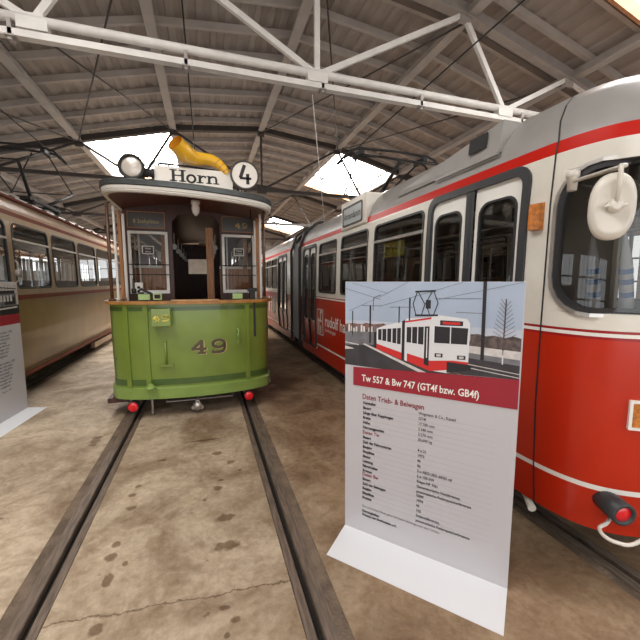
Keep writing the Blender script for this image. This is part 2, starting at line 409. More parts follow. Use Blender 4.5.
# cross purlins following the arch
mb = MB(); y = Y0 + 0.3
while y < Y1:
    for (a, za), (b, zb) in zip(PROF, PROF[1:]):
        A, B = AX + a, AX + b
        if insky((A + B) / 2, y) or insky(A + 0.6, y): continue
        hz = -0.06
        mb.bar((A, y, za + 0.055), (B, y, zb + 0.055), 0.07, 0.12)
    y += 0.77
mb.build('cross_purlins', 'purlin', ceil)
for k, (a, za) in enumerate(PROF[1:-1]):
    mb = MB(); mb.box(AX + a - 0.05, AX + a + 0.05, Y0, Y1, za - 0.13, za + 0.0)
    mb.box(AX + a - 0.09, AX + a + 0.09, Y0, Y1, za - 0.15, za - 0.13)
    mb.build('long_beam', 'purlin', ceil)
# skylights
for n_, (a, b, c, d) in enumerate(SKY):
    mb = MB()
    mb.sheet(lambda x, y: (x, y, rz(x) + 0.42 + 0.16 * math.sin(PI * (x - a) / (b - a))), [a + (b - a) * i / 8 for i in range(9)], [c, d], 0)
    w = struct(mb.build('window_%d' % (n_ + 1), 'skylight' if c > 5 else 'skylight_dim'))
    mb = MB()
    for i in range(1, 6):
        y = c + (d - c) * i / 6
        for j in range(8):
            x0_, x1_ = a + (b - a) * j / 8, a + (b - a) * (j + 1) / 8
            f = lambda x: rz(x) + 0.40 + 0.16 * math.sin(PI * (x - a) / (b - a))
            mb.bar((x0_, y, f(x0_)), (x1_, y, f(x1_)), 0.05, 0.03)
    mb.build('glazing_bars', 'glazebar', w)
    mb = MB()
    for yy in (c, d):
        mb.poly([(a, yy, rz(a) - 0.02), (b, yy, rz(b) - 0.02), (b, yy, rz(b) + 0.42), (a, yy, rz(a) + 0.42)], 0)
    for xx in (a, b):
        mb.poly([(xx, c, rz(xx) - 0.02), (xx, d, rz(xx) - 0.02), (xx, d, rz(xx) + 0.42), (xx, c, rz(xx) + 0.42)], 0)
    mb.bar((a, d - 0.02, rz(a) + 0.02), (b, d - 0.02, rz(b) + 0.02), 0.05, 0.20, 1)
    mb.build('curb', ['steelw', 'pine'], w)

# walls
def wall_x(name, x, out):
    mb = MB(); zt = 4.15
    wins = []
    y = -5.5
    while y < 34: wins.append((y, y + 2.2)); y += 3.075
    zs = [0, 1.1, 3.1, zt]; ys = sorted(set([Y0, Y1] + [v for w in wins for v in w]))
    sk = lambda u, v: 1.1 < v < 3.1 and any(a < u < b for a, b in wins)
    for xx in (x, x + out * 0.25): mb.sheet(lambda u, v: (xx, u, v), ys, zs, 0, sk)
    wl = struct(mb.build(name, 'plaster'))
    for a, b in wins:
        m2 = MB(); m2.poly([(x + out*0.12, a, 1.1), (x + out*0.12, b, 1.1), (x + out*0.12, b, 3.1), (x + out*0.12, a, 3.1)], 0)
        global wn; wn += 1
        w = struct(m2.build('window_%d' % wn, 'winlight'))
        m3 = MB()
        for i in range(5):
            yy = a + (b - a) * i / 4; m3.box(x + out*0.07, x + out*0.11, yy - 0.025, yy + 0.025, 1.1, 3.1)
        for i in range(4):
            zz = 1.1 + 2.0 * i / 3; m3.box(x + out*0.07, x + out*0.11, a, b, zz - 0.025, zz + 0.025)
        m3.build('muntins', 'steeld', w)
wn = len(SKY)
wall_x('wall_left', -8.25, -1)
wall_x('wall_right', 11.75, 1)  # unseen glowing windows on this wall, added to help the ambient fill
mb = MB(); mb.poly([(-8.25, Y1, 0)] + [(11.75, Y1, 0)] + [(AX + a, Y1, z + 0.2) for a, z in reversed(PROF)]); struct(mb.build('wall_back', 'plaster'))
for k, x in enumerate((-7.2, 2.3, 7.4)):
    mb = MB(); mb.poly([(x, Y1 - 0.03, 2.3), (x + 3.0, Y1 - 0.03, 2.3), (x + 3.0, Y1 - 0.03, 4.0), (x, Y1 - 0.03, 4.0)]); wn += 1
    w = struct(mb.build('window_%d' % wn, 'winlight'))
    m3 = MB()
    for i in range(5): m3.box(x + 0.75*i - 0.03, x + 0.75*i + 0.03, Y1 - 0.09, Y1 - 0.04, 2.3, 4.0)
    for i in range(3): m3.box(x, x + 3, Y1 - 0.09, Y1 - 0.04, 2.27 + 0.85*i, 2.33 + 0.85*i)
    m3.build('muntins', 'steeld', w)
# gate wall behind the camera: piers, lintel, three open tram gates
mb = MB()
gx = [(-5.4, -2.0), (-1.9, 1.5), (1.6, 5.0), (6.6, 10.0)]
zs = [0, 4.0]
xb = sorted(set([-8.25, 11.75] + [v for g_ in gx for v in g_]))
mb.sheet(lambda u, v: (u, Y0, v), xb, [0, 4.0], 0, lambda u, v: any(a < u < b for a, b in gx))
mb.poly([(-8.25, Y0, 4.0), (11.75, Y0, 4.0)] + [(AX + a, Y0, z + 0.2) for a, z in reversed(PROF)])
struct(mb.build('wall_front', 'plaster'))

# ------------------------------------------------------------------ trusses
def truss(y, tie, label, near=False):
    AX = 1.75 - (0.13 if near else 0)
    t = thing('roof_truss', label, 'roof truss', (AX, y, tie), 'roof trusses')
    top = 'steel' if near else 'steeld'
    Z = {a: z - 0.12 for a, z in PROF}
    mb = MB()
    for (a, za), (b, zb) in zip(PROF, PROF[1:]):
        h = 0.20 if near else 0.16
        mb.bar((AX + a, y, za - 0.07), (AX + b, y, zb - 0.07), 0.05, h)
        mb.bar((AX + a, y, za - 0.07 - h/2), (AX + b, y, zb - 0.07 - h/2), 0.16, 0.02)
    mb.build('top_chord', top, t)
    w = 'steelw' if near else 'steeld'
    mb = MB()
    if near:
        mb.tube([(AX - 10, y, tie), (AX + 10, y, tie + 0.04)], 0.055, 10)
        mb.tube([(AX - 10, y + 0.12, tie - 0.09), (AX + 10, y + 0.12, tie - 0.05)], 0.035, 8)
    else:
        mb.bar((AX - 10, y, tie), (AX + 10, y, tie), 0.10, 0.10)
    mb.build('tie_beam', w, t)
    J = [(-6.8,), (-3.4,), (0.0,), (3.4,), (6.8,)]
    web = [(0, 0), (0, -2.5), (0, 2.5), (3.4, 2.5), (3.4, 4.85), (-3.4, -2.5), (-3.4, -4.85), (6.8, 4.85), (6.8, 7.3), (-6.8, -4.85), (-6.8, -7.3)]
    for a, b in web:
        mb = MB(); r = 0.045 if near else 0.035
        mb.bar((AX + a, y, tie), (AX + b, y, Z[b] - 0.03), r * 1.7, r * 1.3, up=(0, 1, 0)); 
        mb.build('web_member', w, t)
    for (a,) in J:
        mb = MB(); mb.box(AX + a - 0.15, AX + a + 0.15, y - 0.06, y + 0.06, tie - 0.11, tie + 0.02); mb.box(AX + a - 0.11, AX + a + 0.11, y - 0.03, y + 0.03, tie + 0.01, tie + 0.08); mb.build('joint_plate', w, t)
    for a, z in PROF[1:-1]:
        mb = MB(); mb.box(AX + a - 0.10, AX + a + 0.10, y - 0.035, y + 0.035, z - 0.27, z - 0.10); mb.build('gusset_plate', 'steel' if near else 'steeld', t)
    return t
truss(5.15, 4.71, 'white tubular roof truss crossing the picture nearest the camera', True)
truss(11.3, 4.60, 'dark steel roof truss behind the green tram, second from the camera')
truss(17.45, 4.60, 'dark roof truss third from the camera, above the rear of the red tram')
truss(23.6, 4.60, 'dark roof truss fourth from the camera, far down the hall')
truss(29.75, 4.60, 'dark roof truss farthest from the camera, by the end wall')
# light rail slung below the near truss, with hangers
t = thing('hanging_cable_duct', 'white straight cable duct slung below the nearest white truss', 'cable duct', (AX, 5.15, 4.5))
mb = MB(); mb.bar((-8.2, 5.15, 4.52), (11.7, 5.15, 4.60), 0.10, 0.075); mb.build('duct', 'steelw', t)
for x in (-2.0, -0.15, 1.7, 3.35, 5.4):
    mb = MB(); z = 4.52 + 0.08 * (x + 8.2) / 19.9
    mb.box(x - 0.02, x + 0.02, 5.10, 5.20, z - 0.09, z + 0.14); mb.box(x - 0.05, x + 0.05, 5.08, 5.22, z - 0.055, z - 0.04)
    mb.build('hanger', 'steel', t)
# wind bracing rods between trusses
rb = [((-5.55, 5.2, 4.78), (-3.1, 11.25, 5.45)), ((-3.1, 5.2, 5.45), (-0.75, 11.25, 6.02)), ((-0.75, 5.2, 6.02), (-3.1, 11.25, 5.45)),
      ((4.25, 11.25, 6.02), (6.6, 5.2, 5.45)), ((1.75, 5.2, 6.28), (4.25, 11.25, 6.02)), ((4.25, 5.2, 6.02), (1.75, 11.25, 6.28))]
labs = ['thin dark bracing rod at the upper left edge of the ceiling', 'thin dark bracing rod reaching the ceiling joint above the headlamp', 'thin dark bracing rod crossing above the left skylight',
        'thin dark bracing rod right of the right skylight', 'thin dark bracing rod ending by the right skylight corner', 'thin dark bracing rod rising from the ceiling ridge to the right']
for (a, b), lb in zip(rb, labs):
    mb = MB(); mb.tube([a, b], 0.016, 6); mb.build('bracing_rod', 'steeld', ceil)
# contact wires and hanging cable
for x, zz, lb in ((-0.17, 5.25, 'thin black overhead wire above the green tram'), (3.45, 4.85, 'thin black overhead wire above the red and white tram'), (-3.6, 5.0, 'thin black overhead wire above the ochre tram')):
    mb = MB(); mb.tube([(x, Y0, zz), (x, Y1, zz)], 0.011, 6); tag(mb.build('contact_wire', 'black'), lb, 'overhead wire')
mb = MB(); mb.tube([(1.58, 5.25, 4.50), (1.935, 5.72, 2.72)], 0.006, 6)
tag(mb.build('hanging_cable', 'steelw'), 'thin white cable hanging from the near truss onto the red tram roof', 'cable')

# ------------------------------------------------------------------ pantographs
def pantograph(cx, cy, zb, zh, kn, hw, label, kw=0.45):
    t = thing('pantograph', label, 'pantograph', (cx, cy, zb))
    mb = MB()
    for s in (-1, 1):
        mb.bar((cx + s*0.5, cy - 0.75, zb + 0.10), (cx + s*0.5, cy + 0.75, zb + 0.10), 0.06, 0.06)
        mb.bar((cx - 0.5, cy + s*0.45, zb + 0.10), (cx + 0.5, cy + s*0.45, zb + 0.10), 0.07, 0.07)
        mb.bar((cx - 0.5, cy + s*0.75, zb + 0.10), (cx + 0.5, cy + s*0.75, zb + 0.10), 0.05, 0.05)
        for q in (-1, 1): mb.lathe((cx + s*0.5, cy + q*0.6, zb), (0, 0, 1), [(0, 0.05), (0.03, 0.06), (0.04, 0.04), (0.07, 0.06), (0.10, 0.04)], 10)
    mb.build('base_frame', 'black', t)
    zk = (zb + 0.1) * 0.45 + zh * 0.55 - 0.1
    for s in (-1, 1):
        mb = MB()
        for q in (-1, 1):
            mb.tube([(cx + q*0.38, cy + s*0.30, zb + 0.12), (cx + q*kw, cy + s*kn, zk)], [0.038, 0.026], 8)
        mb.tube([(cx - kw, cy + s*kn, zk), (cx + kw, cy + s*kn, zk)], 0.014, 6)
        mb.build('lower_arm', 'black', t)
    for s in (-1, 1):
        mb = MB()
        for q in (-1, 1):
            mb.tube([(cx + q*kw, cy + s*kn, zk), (cx + q*hw*0.75, cy + s*0.06, zh - 0.06)], 0.018, 6)
        mb.tube([(cx - kw, cy + s*kn, zk), (cx + hw*0.4, cy + s*0.06, zh - 0.06)], 0.013, 6)
        mb.build('upper_arm', 'black', t)
    mb = MB()
    for s in (-1, 1):
        P = [(cx + hw * a, cy + s*0.16, zh + b) for a, b in ((-1.15, -0.2), (-1.0, -0.05), (-0.8, 0.0), (0, 0.02), (0.8, 0.0), (1.0, -0.05), (1.15, -0.2))]
        mb.tube(P, 0.022, 8)
    for q in (-0.75, 0.75): mb.bar((cx + q*hw, cy - 0.17, zh - 0.05), (cx + q*hw, cy + 0.17, zh - 0.05), 0.08, 0.08)
    mb.build('collector_head', 'black', t)
    return t
pantograph(3.30, 6.0, 3.10, 4.06, 1.15, 0.85, 'folded out black pantograph on the roof of the red and white tram')
pantograph(-3.70, 9.1, 3.27, 4.50, 1.35, 0.78, 'black pantograph on the roof of the ochre tram at left', 0.62)

# ------------------------------------------------------------------ generic wheels
def bogie(cx, y, t, gauge=1.435, r=0.33):
    mb = MB()
    for s in (-1, 1):
        for q in (-0.8, 0.8):
            mb.lathe((cx + s*(gauge/2 + 0.045), y + q, r + 0.02), (s, 0, 0), [(-0.045, r + 0.015), (-0.02, r + 0.015), (-0.018, r - 0.005), (0.06, r - 0.012), (0.06, 0.12), (0.10, 0.10)], 22)
        mb.box(cx + s*0.84 - 0.05, cx + s*0.84 + 0.05, y - 1.15, y + 1.15, 0.36, 0.50)
    for q in (-0.8, 0.8): mb.tube([(cx - 0.75, y + q, r), (cx + 0.75, y + q, r)], 0.05, 8)
    return mb.build('bogie', 'under', t)

# ================================================================== GREEN TRAM 49
CX = -0.17
t49 = thing('vintage_tram', 'green vintage tram 49 with open platform standing on the middle track', 'tram', (CX, 8.5, 0))
HW = 1.03
front = [(CX - HW, 5.9), (CX - HW, 5.25), (CX - HW + 0.02, 5.08), (CX - HW + 0.10, 4.93), (CX - 0.72, 4.82), (CX - 0.4, 4.75), (CX, 4.72), (CX + 0.4, 4.75), (CX + 0.72, 4.82), (CX + HW - 0.10, 4.93), (CX + HW - 0.02, 5.08), (CX + HW, 5.25), (CX + HW, 5.9)]
def smooth(pts, k=4):
    P = [V((*p, 0)) for p in pts]; out = []
    for i in range(len(P) - 1):
        a, b, c, d = P[max(i-1, 0)], P[i], P[i+1], P[min(i+2, len(P)-1)]
        for j in range(k):
            t = j / k; q = 0.5 * ((2*b) + (c - a)*t + (2*a - 5*b + 4*c - d)*t*t + (3*b - a - 3*c + d)*t**3); out.append((q.x, q.y))
    out.append(tuple(pts[-1])); return out
fp = smooth(front[1:-1], 4); fp = [front[0]] + fp + [front[-1]]
S49 = Surf(fp, lambda z: 0.0 if z > 1.0 else 0.012 * (1 - z) / 0.6, centre=(CX, 6.5))
UM = S49.L / 2
def f49(u, z, off=0.0): return S49.at(u, z, off)
mb = MB()
for off in (0.0, -0.04):
    mb.sheet(lambda u, v: f49(u, v, off), S49.brk(0, S49.L), [0.38, 0.6, 0.8, 1.0, 1.2, 1.4, 1.475], 0, smooth=True)
apron = mb.build('front_apron', 'green', t49)
mb = MB()
mb.sheet(lambda u, v: f49(u, v, 0.004), S49.brk(0, S49.L), [0.44, 0.52], 0, smooth=True)
mb.sheet(lambda u, v: f49(u, v, 0.004), S49.brk(0, S49.L), [1.39, 1.44], 0, smooth=True)
mb.build('dark_bands', 'greend', t49)
mb = MB()   # fender
us = S49.brk(0.15, S49.L - 0.15)
for (z0, o0, z1, o1) in ((0.27, 0.0, 0.27, 0.035), (0.27, 0.035, 0.40, 0.035), (0.40, 0.035, 0.415, 0.0)):
    for a, b in zip(us, us[1:]): mb.poly([f49(a, z0, o0), f49(b, z0, o0), f49(b, z1, o1), f49(a, z1, o1)])
mb.build('fender', 'greenl', t49)
mb = MB()   # belt rail
for (z0, o0, z1, o1) in ((1.475, -0.07, 1.475, 0.055), (1.475, 0.055, 1.515, 0.06), (1.515, 0.06, 1.515, -0.07), (1.515, -0.07, 1.475, -0.07)):
    uu = S49.brk(0, S49.L)
    for a, b in zip(uu, uu[1:]): mb.poly([f49(a, z0, o0), f49(b, z0, o0), f49(b, z1, o1), f49(a, z1, o1)])
mb.box(CX - 0.25, CX + 0.32, 4.66, 4.80, 1.515, 1.53)
mb.build('belt_rail', 'rail_oak', t49)
# vertical pilaster strips
for u in (UM - 0.80, UM - 0.56, UM + 0.69):
    mb = MB(); uu = [u - 0.028, u + 0.028]
    for off in (0.022,):
        mb.sheet(lambda a, b: f49(a, b, off), uu, [0.42, 0.7, 1.0, 1.47])
    for e in uu: mb.poly([f49(e, 0.42, 0), f49(e, 0.42, 0.022), f49(e, 1.0, 0.022), f49(e, 1.47, 0.022), f49(e, 1.47, 0), f49(e, 1.0, 0)])
    mb.build('pilaster', 'green', t49)
# small bracket handle left of middle
mb = MB(); 
mb.tube([f49(UM - 0.34, 1.02, 0.03), f49(UM - 0.34, 0.72, 0.03)], 0.013, 8); mb.bar(f49(UM - 0.43, 0.70, 0.02), f49(UM - 0.25, 0.70, 0.02), 0.03, 0.03)
mb.build('latch', 'green', t49)
mb = MB()
mb.tube([f49(UM + 0.56, 1.12, 0.035), f49(UM + 0.56, 0.95, 0.035)], 0.012, 8)
for z in (1.12, 1.04, 0.95): mb.lathe(f49(UM + 0.56, z, 0.0), (0, -1, 0), [(0, 0.022), (0.04, 0.018)], 8)
mb.build('hinge', 'greenl', t49)
mb = MB(); c = f49(UM - 0.52, 0.44, 0.10); mb.lathe(c, (0, 0, 1), [(-0.01, 0.07), (0.01, 0.075), (0.02, 0.05), (0.05, 0.03)], 14)
mb.build('footbell', 'greenl', t49)
# numerals 49 (slab style)
def numerals(mb, cu, cz, h, fn, m, th):
    w = h * 0.20; g = h * 1.0
    def four(x):
        mb.stroke([(x + h*0.18, cz + h*0.42), (x - h*0.42, cz - h*0.14)], w, fn, m, th); mb.stroke([(x - h*0.42, cz - h*0.14), (x + h*0.46, cz - h*0.14)], w*0.85, fn, m, th)
        mb.stroke([(x + h*0.18, cz + h*0.42), (x + h*0.18, cz - h*0.42)], w*1.2, fn, m, th); mb.stroke([(x - h*0.06, cz - h*0.42), (x + h*0.42, cz - h*0.42)], w*0.7, fn, m, th)
    def nine(x):
        P = [(x + h*0.36, cz + h*0.12)]
        import math as _m
        loop = [(x + h*0.40*_m.cos(a), cz + h*0.17 + h*0.25*_m.sin(a)) for a in [i*PI/7 for i in range(15)]]
        mb.stroke(loop, w*0.95, fn, m, th)
        mb.stroke([(x + h*0.40, cz + h*0.17), (x + h*0.40, cz - h*0.15), (x + h*0.30, cz - h*0.36), (x + h*0.1, cz - h*0.42), (x - h*0.38, cz - h*0.42), (x - h*0.40, cz - h*0.30)], w*0.95, fn, m, th)
    four(cu - h*0.68); nine(cu + h*0.62)
mb = MB(); numerals(mb, UM + 0.185 + 0.012, 0.915 - 0.008, 0.19, f49, 1, 0.003); numerals(mb, UM + 0.185, 0.915, 0.19, f49, 0, 0.006)
mb.build('fleet_number', ['bronze', 'gold'], apron)
# little box with yellow 49
mb = MB(); bx0 = CX - 0.465; mb.box(bx0 - 0.01, bx0 + 0.21, 4.60, 4.80, 1.21, 1.425)
box49 = mb.build('number_box', 'green', t49, 0.008); box49['label'] = 'small green box with yellow 49'
mb = MB(); numerals(mb, bx0 + 0.10, 1.315, 0.082, lambda a, b, o: V((a, 4.60 - o, b)), 0, 0.003); mb.build('box_number', 'yel', box49)
# steps, lamps, coupler
for s in (-1, 1):
    mb = MB(); xc = CX + s * 0.96
    mb.box(xc - 0.13, xc + 0.13, 5.0, 5.65, 0.19, 0.25); mb.box(xc - 0.03, xc + 0.03, 5.3, 5.4, 0.2, 0.72)
    st = mb.build('step', 'darkwood', t49, 0.006)
for x, z in ((-0.925, 0.185), (0.515, 0.185)):
    mb = MB(); mb.lathe((x, 4.80, z), (0, -1, 0), [(-0.12, 0.05), (0, 0.066), (0.02, 0.066), (0.022, 0.058)], 18)
    r_ = mb.build('tail_lamp', 'black', t49)
    mb = MB(); mb.lathe((x, 4.775, z), (0, -1, 0), [(0, 0.060), (0.008, 0.056), (0.013, 0.035), (0.015, 0.01)], 18); mb.build('red_lens', 'redl', r_)
mb = MB(); mb.lathe((CX + 0.01, 4.84, 0.115), (0, -1, 0), [(-0.4, 0.03), (0, 0.035), (0.02, 0.06), (0.06, 0.062), (0.07, 0.03), (0.08, 0.01)], 14)
for dx, dz_ in ((-0.05, -0.02), (0.05, -0.02), (0, 0.055)): mb.lathe((CX + 0.01 + dx, 4.80, 0.115 + dz_), (0, -1, 0), [(-0.02, 0.028), (0.02, 0.028)], 10)
mb.build('coupler', 'silver', t49)
mb = MB(); P = [(-0.55, 4.95, 0.27), (-0.55, 4.9, 0.17), (0.30, 4.9, 0.17), (0.30, 4.95, 0.27)]; mb.tube(P, 0.010, 6)
mb.tube([(-0.72, 4.9, 0.27), (-0.72, 4.9, 0.03)], 0.016, 6)
mb.build('brake_rigging', 'steel', t49)
mb = MB(); mb.box(CX - 0.85, CX + 0.85, 5.1, 11.6, 0.52, 0.70); mb.box(CX - 0.5, CX + 0.5, 4.95, 5.3, 0.30, 0.5)
mb.box(CX - 0.92, CX + 0.92, 5.0, 12.0, 0.70, 0.75)
mb.build('underframe', 'under', t49); bogie(CX - 0.04, 8.3, t49, 1.40)
# posts
for x, y, r in ((CX - 0.955, 4.98, 0.020), (CX + 0.955, 4.98, 0.020)):
    mb = MB(); mb.tube([(x, y, 1.5), (x, y, 2.72)], r, 10); mb.lathe((x, y, 1.515), (0, 0, 1), [(0, 0.045), (0.02, 0.045), (0.03, 0.02)], 10); mb.build('canopy_post', 'brownpost', t49)
for x in (CX - 0.955, CX + 0.955):
    mb = MB(); mb.box(x - 0.018, x + 0.018, 5.86, 5.92, 1.45, 2.74); mb.build('corner_pillar', 'creamw', t49)
    mb = MB(); mb.box(x - 0.014, x + 0.014, 5.30, 5.34, 1.51, 2.74); mb.build('door_pillar', 'creamw', t49)
    mb = MB(); mb.box(x - 0.02, x + 0.02, 5.60, 5.64, 1.51, 2.74); mb.build('door_post', 'oak', t49)
# bulkhead (Y = 5.9) with two windows, transoms, and open doorway
BY = 5.90
mb = MB()
xsb = [CX - 0.97, -1.075, -0.54, -0.47, 0.235, 0.265, 0.775, CX + 0.97]
zsb = [0.75, 1.58, 2.50, 2.53, 2.78, 2.95]
def bsk(x, z):
    if -0.47 < x < 0.235 and z < 2.78: return True
    return (1.58 < z < 2.50) and (-1.075 < x < -0.54 or 0.265 < x < 0.775)
for yy in (BY, BY + 0.06): mb.sheet(lambda x, z: (x, yy, z), xsb, zsb, 0, bsk)
mb.build('bulkhead', 'darkwood', t49)
bfn = lambda a, b, o: V((a, BY - o, b))
for x0, x1 in ((-1.075, -0.54), (0.265, 0.775)):
    mb = MB(); ring(mb, bfn, rrect(x0 - 0.005, x1 + 0.005, 1.575, 2.505, 0.01), rrect(x0 + 0.035, x1 - 0.035, 1.625, 2.465, 0.01), 0.02, 0.03)
    fr = mb.build('window_frame', 'creamw', t49)
    mb = MB(); mb.poly([bfn(a, b, -0.01) for a, b in ((x0, 1.6), (x1, 1.6), (x1, 2.48), (x0, 2.48))]); mb.build('pane', 'glasso', fr)
    mb = MB(); mb.box(x0 - 0.03, x1 + 0.0, 6.42, 6.45, 0.80, 1.98, 0); mb.box(x1 - 0.14, x1 - 0.07, 6.38, 6.41, 0.80, 2.60, 0); mb.box(x0 + 0.08, x0 + 0.10, 6.20, 6.22, 0.8, 2.6, 1); mb.box(x0 - 0.03, x1, 6.40, 6.46, 1.98, 2.02, 1)
    mb.build('seat_partition', ['oak', 'creamw'], t49)
    mb = MB()
    for z in (1.86, 2.01): mb.tube([bfn(x0 - 0.01, z, 0.05), bfn(x1 + 0.01, z, 0.05)], 0.007, 6)
    mb.build('guard_bar', 'black', fr)
    xm = (x0 + x1) / 2
    mb = MB(); mb.box(xm - 0.085, xm + 0.085, BY - 0.06, BY - 0.05, 2.16, 2.29, 0)
    ring(mb, bfn, rrect(xm - 0.08, xm + 0.08, 2.165, 2.285, 0.002), rrect(xm - 0.07, xm + 0.07, 2.175, 2.275, 0.002), 0.062, 0.001, 1)
    tx = ('Nicht', 'öffnen') if x0 < 0 else ('Türen', 'schließen')
    mb.text(tx[0], lambda a, b, o: bfn(xm + a, 2.235 + b, o), 0.035, 1, 0.063, 'CENTER'); mb.text(tx[1], lambda a, b, o: bfn(xm + a, 2.190 + b, o), 0.03, 1, 0.063, 'CENTER')
    mb.build('enamel_plate', ['ink', 'signw'], fr)
for x0, x1, tx in ((-1.075, -0.56, '8 Stehplätze'), (0.265, 0.775, '49')):
    mb = MB(); mb.box(x0, x1, BY - 0.02, BY - 0.005, 2.545, 2.79, 0)
    ring(mb, bfn, rrect(x0, x1, 2.545, 2.79, 0.002), rrect(x0 + 0.012, x1 - 0.012, 2.557, 2.778, 0.002), 0.024, 0.004, 1)
    xm = (x0 + x1) / 2
    if tx == '49': numerals(mb, xm + 0.05, 2.65, 0.085, bfn, 2, 0.026)
    else: mb.text(tx, lambda a, b, o: bfn(xm + a, 2.62 + b, o), 0.085, 2, 0.026, 'CENTER', sx=0.85)
    mb.build('transom_panel', ['navy', 'oak', 'gold'], t49)
mb = MB(); mb.poly([bfn(a, b, -0.001) for a, b in ((-0.47, 2.78), (-0.47, 2.66), (-0.37, 2.78))]); mb.poly([bfn(a, b, -0.001) for a, b in ((0.235, 2.78), (0.235, 2.66), (0.14, 2.78))])
mb.build('doorway_brackets', 'darkwood', t49)
# open oak door leaf seen in the doorway
mb = MB(); mb.box(0.02, 0.13, 6.05, 6.09, 0.78, 2.62); mb.box(0.06, 0.10, 6.02, 6.05, 1.55, 1.66)
mb.build('door_leaf', 'oak', t49)
# saloon body behind the platform
def side49(x, s):
    mb = MB(); zs = [0.42, 1.5, 2.55, 2.74]
    wins = [(6.15 + 1.12*k, 7.10 + 1.12*k) for k in range(5)]
    ys = sorted(set([5.9, 11.7] + [v for w in wins for v in w]))
    for o in (0, -0.05): mb.sheet(lambda u, v: (x + s*o, u, v), ys, zs, lambda u, v: 0 if v < 1.5 else 1, lambda u, v: 1.5 < v < 2.55 and any(a < u < b for a, b in wins))
    w = mb.build('side_wall', ['green', 'creamw'], t49)
    mb = MB()
    for a, b in wins: mb.poly([(x - s*0.025, a, 1.5), (x - s*0.025, b, 1.5), (x - s*0.025, b, 2.55), (x - s*0.025, a, 2.55)])
    mb.build('side_panes', 'glassc', w)
    mb = MB()
    for a, b in wins: mb.poly([(x - s*0.06, a, 1.5), (x - s*0.06, b, 1.5), (x - s*0.06, b, 2.30), (x - s*0.06, a, 2.30)])
    mb.build('added_blinds', 'oak', w)  # added to block bright hall windows showing through the side panes
side49(CX - HW, -1); side49(CX + HW, 1)
mb = MB(); mb.box(CX - 0.95, CX + 0.95, 4.95, 12.2, 0.76, 0.80); mb.build('saloon_floor', 'floorl', t49)
mb = MB(); mb.sheet(lambda x, z: (x, 11.65, z), [CX - 0.97, -0.5, 0.2, CX + 0.97], [0.75, 2.0, 2.45, 2.9], 0, lambda x, z: 2.0 < z < 2.45 and (-0.5 < x < 0.2))
mb.build('rear_bulkhead', 'darkwood', t49)
for s in (-1, 1):
    mb = MB(); xx = CX + s*0.72; mb.box(xx - 0.22, xx + 0.22, 6.1, 11.5, 1.10, 1.20); 
    mb.box(CX + s*0.93 - 0.02, CX + s*0.93 + 0.02, 6.1, 11.5, 1.2, 1.5); mb.build('bench', 'oak', t49)
for k in range(5):
    for s in (-1, 1):
        mb = MB(); y = 6.9 + k; mb.tube([(CX + s*0.35, y, 2.62), (CX + s*0.35, y, 2.42)], 0.01, 6); mb.lathe((CX + s*0.35, y - 0.0, 2.38), (0, 1, 0), [(-0.01, 0.05), (0.01, 0.05)], 12)
        mb.build('strap_handle', 'creamw', t49)
# controls on the platform
mb = MB(); x, y = -0.78, 5.02
mb.tube([(x - 0.02, y, 0.8), (x - 0.02, y, 1.62)], 0.03, 8); mb.tube([(x - 0.06, y, 1.62), (x - 0.02, y, 1.66), (x + 0.10, y - 0.02, 1.60), (x + 0.18, y - 0.02, 1.52)], 0.016, 8)
mb.lathe((x - 0.12, y + 0.1, 1.60), (0, 0, 1), [(0, 0.03), (0.06, 0.03), (0.07, 0.015), (0.2, 0.012)], 10)
mb.build('brake_handle', 'black', t49)
mb = MB(); x = 0.60; mb.box(x - 0.035, x + 0.035, 4.84, 4.95, 1.0, 1.64); mb.box(x - 0.06, x + 0.06, 4.83, 4.9, 1.62, 1.67)
mb.tube([(x, 4.84, 1.64), (x, 4.82, 2.2), (x, 4.9, 2.72)], 0.006, 6); mb.build('controller', 'black', t49)
mb = MB(); mb.box(-1.0, -0.89, 5.75, 5.80, 1.60, 1.74, 0); mb.lathe((-0.945, 5.745, 1.67), (0, -1, 0), [(0, 0.02), (0.012, 0.02)], 10, 1); mb.build('switch_box', ['signw', 'black'], t49)
mb = MB(); mb.lathe((-0.10, 5.15, 2.84), (0, 0, -1), [(0, 0.06), (0.05, 0.06), (0.055, 0.045), (0.10, 0.055), (0.16, 0.045), (0.20, 0.012)], 16); mb.build('ceiling_lamp', 'clampw', t49)
mb = MB()
for x0 in (-0.80, 0.33):
    mb.box(x0, x0 + 0.13, 4.79, 4.80, 1.53, 1.60); 
ring(mb, lambda a, b, o: V((a, 4.76 - o, b)), rrect(-0.63, -0.53, 1.53, 1.61, 0.01), rrect(-0.615, -0.545, 1.545, 1.595, 0.01), 0.0, 0.01)
mb.build('brass_fittings', 'greenl', t49)
# canopy roof
CR = -0.14
cf = [(CR - 1.03, 12.0), (CR - 1.03, 5.3), (CR - 1.02, 5.02), (CR - 0.95, 4.82), (CR - 0.79, 4.68), (CR - 0.45, 4.58), (CR, 4.54), (CR + 0.45, 4.58), (CR + 0.79, 4.68), (CR + 0.95, 4.82), (CR + 1.02, 5.02), (CR + 1.03, 5.3), (CR + 1.03, 12.0)]
cp = [cf[0]] + smooth(cf[1:-1], 4) + [cf[-1]]
SR = Surf(cp, lambda z: 0.0, centre=(CX, 8))
def arch(x): return 0.03 - 0.045 * (x - CX)
def froof(u, z, o=0.0):
    p = SR.at(u, z, o); p.z += arch(p.x); return p
ub = SR.brk(0, SR.L)
mb = MB()
prf = [(2.725, -0.05), (2.725, 0.0), (2.745, 0.015), (2.76, 0.0), (2.762, 0.016), (2.795, 0.022), (2.80, 0.005)]
for (z0, o0), (z1, o1) in zip(prf, prf[1:]):
    for a, b in zip(ub, ub[1:]): mb.poly([froof(a, z0, o0), froof(b, z0, o0), froof(b, z1, o1), froof(a, z1, o1)])
mb.build('roof_fascia', 'creamw', t49)
